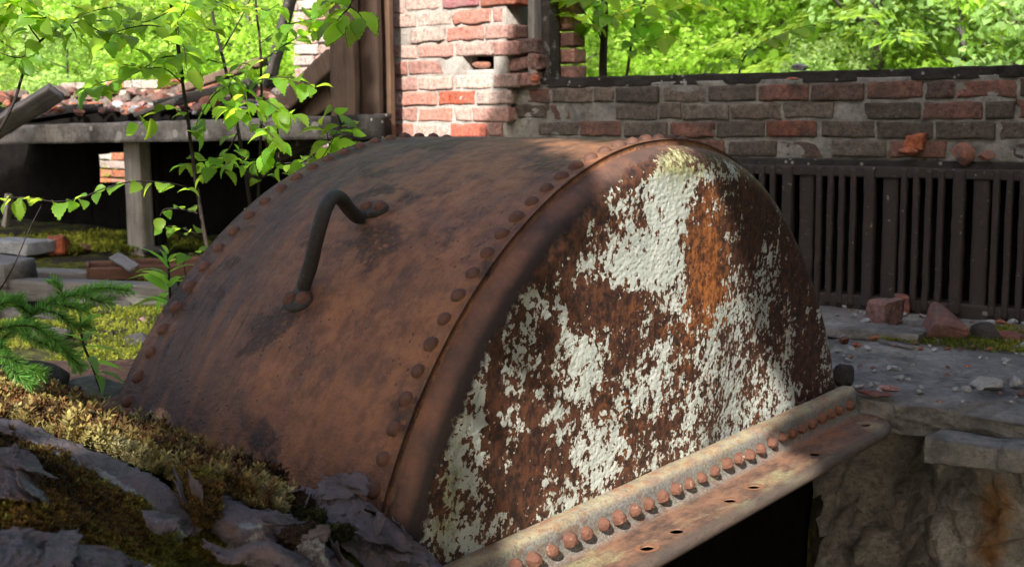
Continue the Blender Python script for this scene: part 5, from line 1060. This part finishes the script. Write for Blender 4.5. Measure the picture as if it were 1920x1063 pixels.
# fireweed
def fireweed(label, stem, leaves, seed):
    base = at(*stem[0]); r = thing('fireweed', label, 'plant', tuple(base)); child('stem', mesh_np('stem', *tube(crs(pth(stem), 30), np.linspace(.0034, .0018, 30), 7)), M_greenstem, r)
    T_ = []; R_ = []; q_ = np.random.default_rng(seed)
    for (x, y, t, x2, y2, dt) in leaves:
        A_ = at(x, y, t); B_ = at(x2, y2, t+dt); D_ = (B_-A_)[None]; L_l = np.linalg.norm(D_); Rm = frame(D_, np.array([[0, 0, 1.]])+q_.normal(0, .3, (1, 3)))[0]; T_.append(A_); R_.append(Rm*np.array([L_l*.8, L_l, L_l]))
    V, F, C = stamp(LLV, LLF, np.array(R_), np.array(T_), leafcol(len(T_), seed, .9, 1.3)); child('leaves', mesh_np('leaves', V, F, C), M_fire, r)
fireweed('narrow-leaved fireweed against the left edge of the casing, upper of two', [(322, 600, 2.9), (318, 540, 2.9), (315, 480, 2.9), (314, 455, 2.9)], [(316, 505, 2.9, 248, 452, -.08), (316, 500, 2.9, 300, 462, .05), (315, 492, 2.9, 345, 470, -.05), (316, 512, 2.9, 375, 492, .0), (316, 520, 2.9, 222, 522, -.05), (316, 525, 2.9, 255, 498, .08), (317, 535, 2.9, 255, 500, -.1), (317, 530, 2.9, 372, 532, .05),
   (317, 545, 2.9, 260, 508, -.1), (318, 540, 2.9, 355, 512, -.1), (318, 560, 2.9, 352, 545, .0), (318, 562, 2.9, 240, 572, -.05), (319, 570, 2.9, 345, 580, .05), (320, 580, 2.9, 258, 548, -.1), (320, 585, 2.9, 305, 600, -.1), (318, 550, 2.9, 290, 580, .1), (315, 480, 2.9, 330, 455, .0), (315, 478, 2.9, 302, 455, -.05)], 1)
fireweed('narrow-leaved fireweed lower left, rising from the moss behind the sunlit bank', [(195, 745, 2.6), (175, 690, 2.6), (155, 640, 2.6), (150, 585, 2.6)], [(152, 600, 2.6, 140, 545, 0), (152, 605, 2.6, 215, 590, -.05), (153, 610, 2.6, 95, 600, .0), (155, 625, 2.6, 200, 632, .05), (157, 640, 2.6, 95, 622, -.05), (160, 650, 2.6, 245, 668, .0), (160, 655, 2.6, 130, 700, -.05), (163, 660, 2.6, 120, 632, 0), (166, 670, 2.6, 185, 700, -.1), (168, 680, 2.6, 235, 690, .05), (172, 690, 2.6, 120, 712, .0), (178, 700, 2.6, 240, 715, -.05), (180, 705, 2.6, 195, 735, -.1), (158, 645, 2.6, 180, 610, .08)], 2)
sapling('little birch seedling by the upper left edge of the casing', [([(352, 540, 2.95), (345, 500, 2.95), (335, 480, 2.95)], .0018, .001)], [([(338, 485, 2.95), (350, 478, 2.93), (368, 476, 2.9), (385, 474, 2.9)], 4, .7)], 9)
# spruce twig
def spruce(label, branches, seed, name='spruce_branch', nl=.019, n_per=520):
    base = at(*branches[0][0]); r = thing(name, label, 'spruce', tuple(base)); parts = []; T_ = []; R_ = []; q_ = np.random.default_rng(seed)
    nV = np.array([[-.035, 0, 0], [.035, 0, 0], [.03, .8, .02], [-.03, .8, .02], [0, 1, .02]]); nF = np.array([[0, 1, 2], [0, 2, 3], [3, 2, 4]])
    for br, sc in [(b, 1.) for b in branches]:
        P = crs(pth(br), 60); L_l = np.linalg.norm(np.diff(P, axis=0), axis=1).sum(); parts.append(tube(P, np.linspace(.0024, .001, 60), 5))
        n = int(L_l*4200); s = q_.uniform(0, 58.9, n); i = s.astype(int); A_ = P[i]+(P[i+1]-P[i])*(s-i)[:, None]; Td = P[np.minimum(i+1, 59)]-P[i]; Td /= np.linalg.norm(Td, axis=1, keepdims=True)
        rnd = q_.normal(size=(n, 3)); S_ = np.cross(Td, rnd); S_ /= np.linalg.norm(S_, axis=1, keepdims=True); D_ = Td*.75+S_*.75+[0, 0, .12]; T_.append(A_); R_.append(frame(D_, q_.normal(size=(n, 3)))*(nl*q_.uniform(.7, 1.15, n))[:, None, None])
    V, F = join(parts); child('twigs', mesh_np('twigs', V, F), M_wood1, r)
    T_ = np.vstack(T_); R_ = np.vstack(R_); V, F, C = stamp(nV, nF, R_, T_, leafcol(len(T_), seed, .7, 1.6)); child('needles', mesh_np('needles', V, F, C, smooth=False), M_needle, r)
T0 = 2.15
spruce('dark green spruce branch with fine needles at the left edge over the moss', [[(-60, 690, T0), (0, 640, T0), (50, 598, T0), (90, 570, T0), (140, 553, T0), (190, 540, T0), (242, 545, T0-.02)], [(75, 578, T0), (110, 590, T0-.05), (140, 612, T0-.05), (168, 610, T0-.05)], [(30, 615, T0), (70, 640, T0-.1), (120, 655, T0-.1), (150, 690, T0-.1)], [(60, 590, T0), (30, 570, T0-.05), (-20, 550, T0)], [(-60, 600, T0), (-10, 575, T0-.05), (40, 560, T0-.05)],
   [(0, 640, T0), (20, 690, T0-.1), (60, 720, T0-.1)], [(-30, 660, T0), (-10, 620, T0-.1), (60, 612, T0-.15), (110, 640, T0-.15)], [(-40, 680, T0), (10, 670, T0-.1), (50, 690, T0-.1), (80, 700, T0-.1)], [(100, 566, T0), (130, 575, T0-.04), (165, 580, T0-.04)], [(150, 550, T0), (175, 562, T0-.03), (205, 568, T0-.03)], [(120, 558, T0), (110, 540, T0), (100, 528, T0)]], 3)

# ================================================================== forest on the slope behind
def crown_mesh(seed, n, h, r, leaf, kind='broad'):
    q_ = np.random.default_rng(seed); T_ = []; 
    if kind == 'broad':
        K = 46; cz = q_.uniform(.04, 1, K)*h; ang = q_.uniform(0, 6.28, K); rad_ = r*np.sqrt(q_.uniform(.05, 1, K))*np.sqrt(np.clip(1.12-np.abs(cz/h-.42)*1.1, .15, 1)); C_ = np.stack([rad_*np.cos(ang), rad_*np.sin(ang), cz], 1)
        cs = q_.uniform(.16, .36, K)*r; i = q_.integers(0, K, n); X_ = q_.normal(size=(n, 3)); X_ /= np.linalg.norm(X_, axis=1, keepdims=True); X_ *= (q_.uniform(.5, 1, n)**.5*cs[i])[:, None]*np.array([1.25, 1.25, .6]); T_ = C_[i]+X_
        tone = q_.uniform(.6, 1.3, K)[i]; D_ = X_/np.linalg.norm(X_, axis=1, keepdims=True)+q_.normal(0, .7, (n, 3)); D_[:, 2] -= .3
        R = frame(D_, np.array([0, 0, 1.])+q_.normal(0, .5, (n, 3)))*(leaf*q_.uniform(.7, 1.3, n))[:, None, None]
        bV = np.array([[0, 0, 0], [.38, .45, .06], [0, 1, -.08], [-.38, .45, .06]]); bF = np.array([[0, 1, 2, 3]])
    else:
        K = 110; z = (np.linspace(0.02, .97, K)+q_.normal(0, .006, K)); a_ = np.arange(K)*2.4+q_.normal(0, .3, K); Lb = r*(1-z)**.8*q_.uniform(.75, 1.15, K); i = q_.integers(0, K, n); s = q_.uniform(.08, 1, n)**.7
        D0_ = np.stack([np.cos(a_), np.sin(a_), 0*a_], 1); base_ = D0_[i]*(Lb[i]*s)[:, None]; wid = .33*Lb[i]*(1-s*.75)*q_.uniform(-1, 1, n); S_ = np.stack([-np.sin(a_), np.cos(a_), 0*a_], 1)[i]
        T_ = base_+S_*wid[:, None]; T_[:, 2] = z[i]*h-.35*Lb[i]*s**1.4+.10*Lb[i]*s**4-.25*np.abs(wid)+q_.normal(0, .015, n); tone = (.55+.75*s)*q_.uniform(.75, 1.2, K)[i]
        D_ = D0_[i]*.8+S_*np.sign(wid)[:, None]*.7+q_.normal(0, .25, (n, 3)); D_[:, 2] -= .35; R = frame(D_, np.array([0, 0, 1.])+q_.normal(0, .25, (n, 3)))*(leaf*q_.uniform(.7, 1.3, n))[:, None, None]
        bV = np.array([[0, 0, 0], [.16, .4, .02], [0, 1, -.12], [-.16, .4, .02]]); bF = np.array([[0, 1, 2, 3]])
    V, F, C = stamp(bV, bF, R, T_, np.ones((n, 3))*tone[:, None]*q_.uniform(.8, 1.2, (n, 1)))
    return mesh_np('crown', V, F, C, smooth=False)
def mat_crown(name, c, t, tf=.5):
    g = G(name); a = g.attr('Col', 'Color'); rnd = g.n('ObjectInfo').outputs['Random']
    cc = g.mix(rnd, tuple(np.array(c)*.8), tuple(np.array(c)*np.array([1.3, 1.15, .9]))); cc = g.mix(1, cc, a, 'MULTIPLY'); return g.done(cc, .5, None, spec=.25, trans=(tf, g.mix(1, t, a, 'MULTIPLY')))
MB_ = mat_crown('spring_green_foliage', (.15, .27, .035), (.64, .88, .20), .6); MC_ = mat_crown('conifer_foliage', (.11, .20, .035), (.50, .70, .10), .5); MP_ = mat_crown('pale_green_foliage', (.18, .29, .10), (.60, .82, .30))
CRB = [crown_mesh(s, 6500, 3.4, 1.5, .105) for s in (1, 2, 3)]; CRC = [crown_mesh(s, 12000, 4.6, 1.7, .13, 'con') for s in (4, 5)]
def trunk_mesh(h, r0, seed):
    P = np.array([[.05*math.sin(z*1.3+seed), .05*math.cos(z*1.7+seed), z] for z in np.linspace(-.3, h, 14)]); parts = [tube(P, np.linspace(r0, r0*.3, 14), 8)]; q_ = np.random.default_rng(seed)
    for k in range(9):
        i = 2+k % 10; a_ = k*2.4; L_l = q_.uniform(.5, 1.); d = np.array([math.cos(a_)*L_l, math.sin(a_)*L_l, .45*L_l]); parts.append(tube([P[i], P[i]+d*.5+[0, 0, -.03], P[i]+d], [r0*.35, r0*.22, r0*.1], 5))
    return mesh_np('trunk', *join(parts))
TR = [trunk_mesh(3., .06, 1), trunk_mesh(4.4, .085, 2)]
MT_ = mat_stone('grey_bark', (.05, .045, .04), (.14, .13, .12), 20, .01)
def gz(x, y):
    s = max(0, y-4.0); return .27+.12*s+.9*min(max(s-9, 0), 60)*.55
TREES = []
q_ = np.random.default_rng(12)
def tree(x, y, kind, m, s, label, group=None):
    r = thing({'b': 'leafy_tree', 'c': 'conifer_tree', 'p': 'leafy_bush'}[kind], label, {'b': 'tree', 'c': 'conifer', 'p': 'bush'}[kind], (x, y, gz(x, y)-.15), group)
    me = CRC[int(q_.integers(2))] if kind == 'c' else CRB[int(q_.integers(3))]; o = obj('crown', me.copy() if False else me, None, r)
    if len(me.materials) == 0: me.materials.append(MB_)
    o.material_slots[0].link = 'OBJECT'; o.material_slots[0].material = m
    t = obj('trunk', TR[kind == 'c'], None, r)
    if len(TR[kind == 'c'].materials) == 0: TR[kind == 'c'].materials.append(MT_)
    r.rotation_euler[2] = q_.uniform(0, 6.28); r.scale = (s, s, s); return r
def ground_pt(px, y): P = hit(px, 60, 1, y); return P[0], y
named = [(1650, 7.6, 'c', MC_, .95, 'drooping conifer with layered sprays, right of centre behind the black sill'), (1800, 7.4, 'p', MP_, .62, 'pale grey green bush right of the drooping conifer'), (1890, 10.5, 'c', MC_, 1.05, 'conifer behind the pale bush near the right edge'), (1370, 9.0, 'b', MB_, .95, 'bright leafy tree between the sapling and the drooping conifer'),
   (1260, 7.6, 'p', MB_, .6, 'bright leafy bush just right of the young birch'), (1080, 7.0, 'p', MB_, .55, 'low bright bush directly behind the foot of the young birch'), (1480, 9.5, 'c', MC_, 1.1, 'yellow green conifer behind the low leafy branch'), (1560, 6.6, 'p', MP_, .32, 'small pale bush under the drooping conifer'),
   (40, 8.5, 'b', MB_, 1., 'leafy tree at the far left behind the arching sapling'), (210, 8.0, 'b', MB_, .9, 'leafy tree behind the tall dark-stemmed sapling'), (360, 9.5, 'c', MC_, 1., 'conifer glimpsed between the upright saplings'), (470, 8.0, 'b', MB_, .85, 'leafy tree left of the sunlit broken wall'), (600, 7.2, 'p', MB_, .6, 'bright bush glimpsed under the rotten beam end'), (120, 6.8, 'p', MP_, .5, 'low pale bush behind the rubble at far left'), (300, 6.6, 'p', MB_, .5, 'low bright bush behind the rubble left of the saplings')]
for px, y, k, m, s, lab in named: x, y = ground_pt(px, y); tree(x, y, k, m, s, lab)
grp = 0
for y, n, px0, px1, s in ((12.5, 11, -150, 2050, 1.15), (15.5, 10, -150, 2050, 1.35), (19.5, 10, -200, 2100, 1.6), (25, 10, -200, 2100, 2.2)):
    for k in range(n):
        px = px0+(px1-px0)*(k+q_.uniform(.2, .8))/n; yy = y+q_.uniform(-1, 1); x, _ = ground_pt(px, yy); c_ = q_.random() < .3
        tree(x, yy, 'c' if c_ else 'b', MC_ if c_ else (MP_ if q_.random() < .25 else MB_), s*q_.uniform(.85, 1.2), ('blurred conifer among' if c_ else 'blurred leafy tree among')+' the trees far up the wooded slope', 'far '+('conifers' if c_ else 'leafy trees')+' on the wooded slope')
# undergrowth carpet on the slope
n = 26000; X_ = q_.uniform(-16, 9, n); Y_ = 4.2+q_.uniform(0, 1, n)**1.3*15; s_ = np.clip(Y_-4, 0, 99)
Z_ = .27+.12*s_+.9*np.clip(s_-9, 0, 60)*.55+.5*fbm(np.stack([X_*.35, Y_*.35, X_*0], -1), 3, 12)*np.clip(s_/4, 0, 1)+q_.uniform(0, .45, n)*(.4+.6*(fbm(np.stack([X_, Y_, X_*0], -1), 2, 6)+.5))
D_ = q_.normal(0, 1, (n, 3)); D_[:, 2] = q_.uniform(-.4, .9, n); R = frame(D_, np.array([0, 0, 1.])+q_.normal(0, .4, (n, 3)))*(q_.uniform(.07, .17, n))[:, None, None]
bV = np.array([[0, 0, 0], [.38, .45, .06], [0, 1, -.08], [-.38, .45, .06]]); V, F, C = stamp(bV, np.array([[0, 1, 2, 3]]), R, np.stack([X_, Y_, Z_], 1), np.ones((n, 3))*q_.uniform(.55, 1.3, (n, 1)))
obj('undergrowth', mesh_np('undergrowth', V, F, C, smooth=False), MB_, label='dense bright green undergrowth covering the slope behind the ruin', cat='undergrowth', kind='stuff')

# ================================================================== unseen canopy added behind the camera, leaves left out where sun should fall
def inpoly(P, poly):
    x, y = P[:, 0], P[:, 1]; c = np.zeros(len(P), bool); n_ = len(poly)
    for i in range(n_):
        (x0, y0), (x1, y1) = poly[i], poly[(i+1) % n_]; k = ((y0 > y) != (y1 > y)) & (x < (x1-x0)*(y-y0)/(y1-y0+1e-12)+x0); c ^= k
    return c
LIT = [[(-.26, .79), (-.13, .68), (-.045, .60), (-.03, .50), (-.06, .38), (-.09, .25), (-.12, .10), (-.135, -.1), (-.10, -.30), (.0, -.25), (.14, -.12), (.30, .12), (.37, .25), (.33, .33), (.27, .37), (.22, .43), (.25, .50), (.235, .575), (.19, .60), (.165, .68), (.125, .76), (.10, .815), (.0, .79), (-.10, .77), (-.24, .86)],
       [(-1.80, 2.38), (-1.36, 2.36), (-1.27, 2.50), (-1.23, 2.66), (-1.15, 2.78), (-1.08, 3.0), (-1.1, 3.4), (-1.8, 3.4)],
       [(-1.1, -.0), (-.787, -.065), (-.607, -.12), (-.46, -.165), (-.46, -.205), (-.62, -.19), (-.78, -.155), (-1.1, -.08)],
       [(-2.7, .72), (-1.9, .62), (-1.28, .46), (-1.12, .78), (-.80, 1.12), (-.76, 1.75), (-2.0, 1.8), (-2.2, 1.25), (-2.75, 1.15)]]
n = 63000; q_ = np.random.default_rng(77)
UV = np.stack([q_.uniform(-6.5, 2.6, n), q_.uniform(-1.6, 3.65, n)], 1)
ks = np.ones(n, bool)
for poly in LIT:
    ks &= ~inpoly(UV, poly)
    for dx, dy in ((.028, 0), (-.028, 0), (0, .028), (0, -.028)): ks &= ~inpoly(UV+[dx, dy], poly)
gap = fbm(np.stack([UV[:, 0]*1.6, UV[:, 1]*1.6, UV[:, 0]*0], -1), 3, 91)
ks &= ~((gap > .30) & (UV[:, 0] < -1.7) & (UV[:, 0] > -3.2) & (UV[:, 1] < 1.3))
ks &= (UV[:, 1] < 3.12) | ((UV[:, 0] < -2.) & (UV[:, 1] < 3.4)) | (UV[:, 0] < -4.5)
ff = np.ones(len(UV), bool)
for poly in LIT:
    for k in range(8): ff &= ~inpoly(UV+[.10*math.cos(k*.785), .10*math.sin(k*.785)], poly)
ff = ff[ks]; UV = UV[ks]; n = len(UV); D = q_.uniform(5.2, 6.6, n)
T_ = UV[:, :1]*SU+UV[:, 1:]*SV+D[:, None]*SUN
D_ = q_.normal(size=(n, 3)); Nn = SUN+q_.normal(0, .45, (n, 3)); R = frame(D_, np.cross(np.cross(D_, Nn), D_))
X0 = np.cross(D_, Nn); X0 /= np.linalg.norm(X0, axis=1, keepdims=True); Dn = D_/np.linalg.norm(D_, axis=1, keepdims=True); Dn = np.cross(Nn/np.linalg.norm(Nn, axis=1, keepdims=True), X0); R = np.stack([X0, Dn, np.cross(X0, Dn)], 2)*(q_.uniform(.075, .115, n)*np.where(ff, 1.7, 1.))[:, None, None]
V, F, C = stamp(bV-[0, .5, 0], np.array([[0, 1, 2, 3]]), R, T_, np.ones((n, 3))*q_.uniform(.7, 1.2, (n, 1)))
M_over = mat_crown('overhead_foliage', (.06, .11, .03), (.04, .07, .02), .12)
ov = thing('added_shade_tree', 'unseen leafy tree added behind the camera, its crown shaped to shade the ruin in dapples', 'tree', (4.4, -9.5, -.3))
child('crown', mesh_np('crown', V, F, C, smooth=False), M_over, ov)
tp = crs(np.array([[4.4, -9.5, -.3], [4.3, -9.3, 1.5], [3.6, -8.6, 3.4], [2.6, -7.6, 5.0], [1., -6.6, 6.2]]), 40); parts = [tube(tp, np.linspace(.22, .06, 40), 10)]
for a_, b_ in ((20, (-3., -6.4, 6.2)), (26, (-5.2, -6.2, 6.6)), (16, (3.2, -6.6, 4.4)), (22, (-1.5, -5.5, 4.6))): parts.append(tube(crs(np.array([tp[a_], (tp[a_]+np.array(b_))/2+[0, 0, .3], b_]), 20), np.linspace(.07, .02, 20), 7))
child('trunk', mesh_np('trunk', *join(parts)), MT_, ov)

# unseen trees added to the right to block sky light on that side
for x, y, s, lab in ((6.6, -2.6, 1.9, 'unseen leafy tree added right of the camera, nearest of the row outside the picture'), (5.4, .3, 2.1, 'unseen leafy tree added right of the flange beyond the picture edge'), (6.2, 3.6, 2.2, 'unseen leafy tree added right of the radiator wall beyond the picture edge')):
    r = tree(x, y, 'b', M_over, s, lab); r.location[2] = -.4
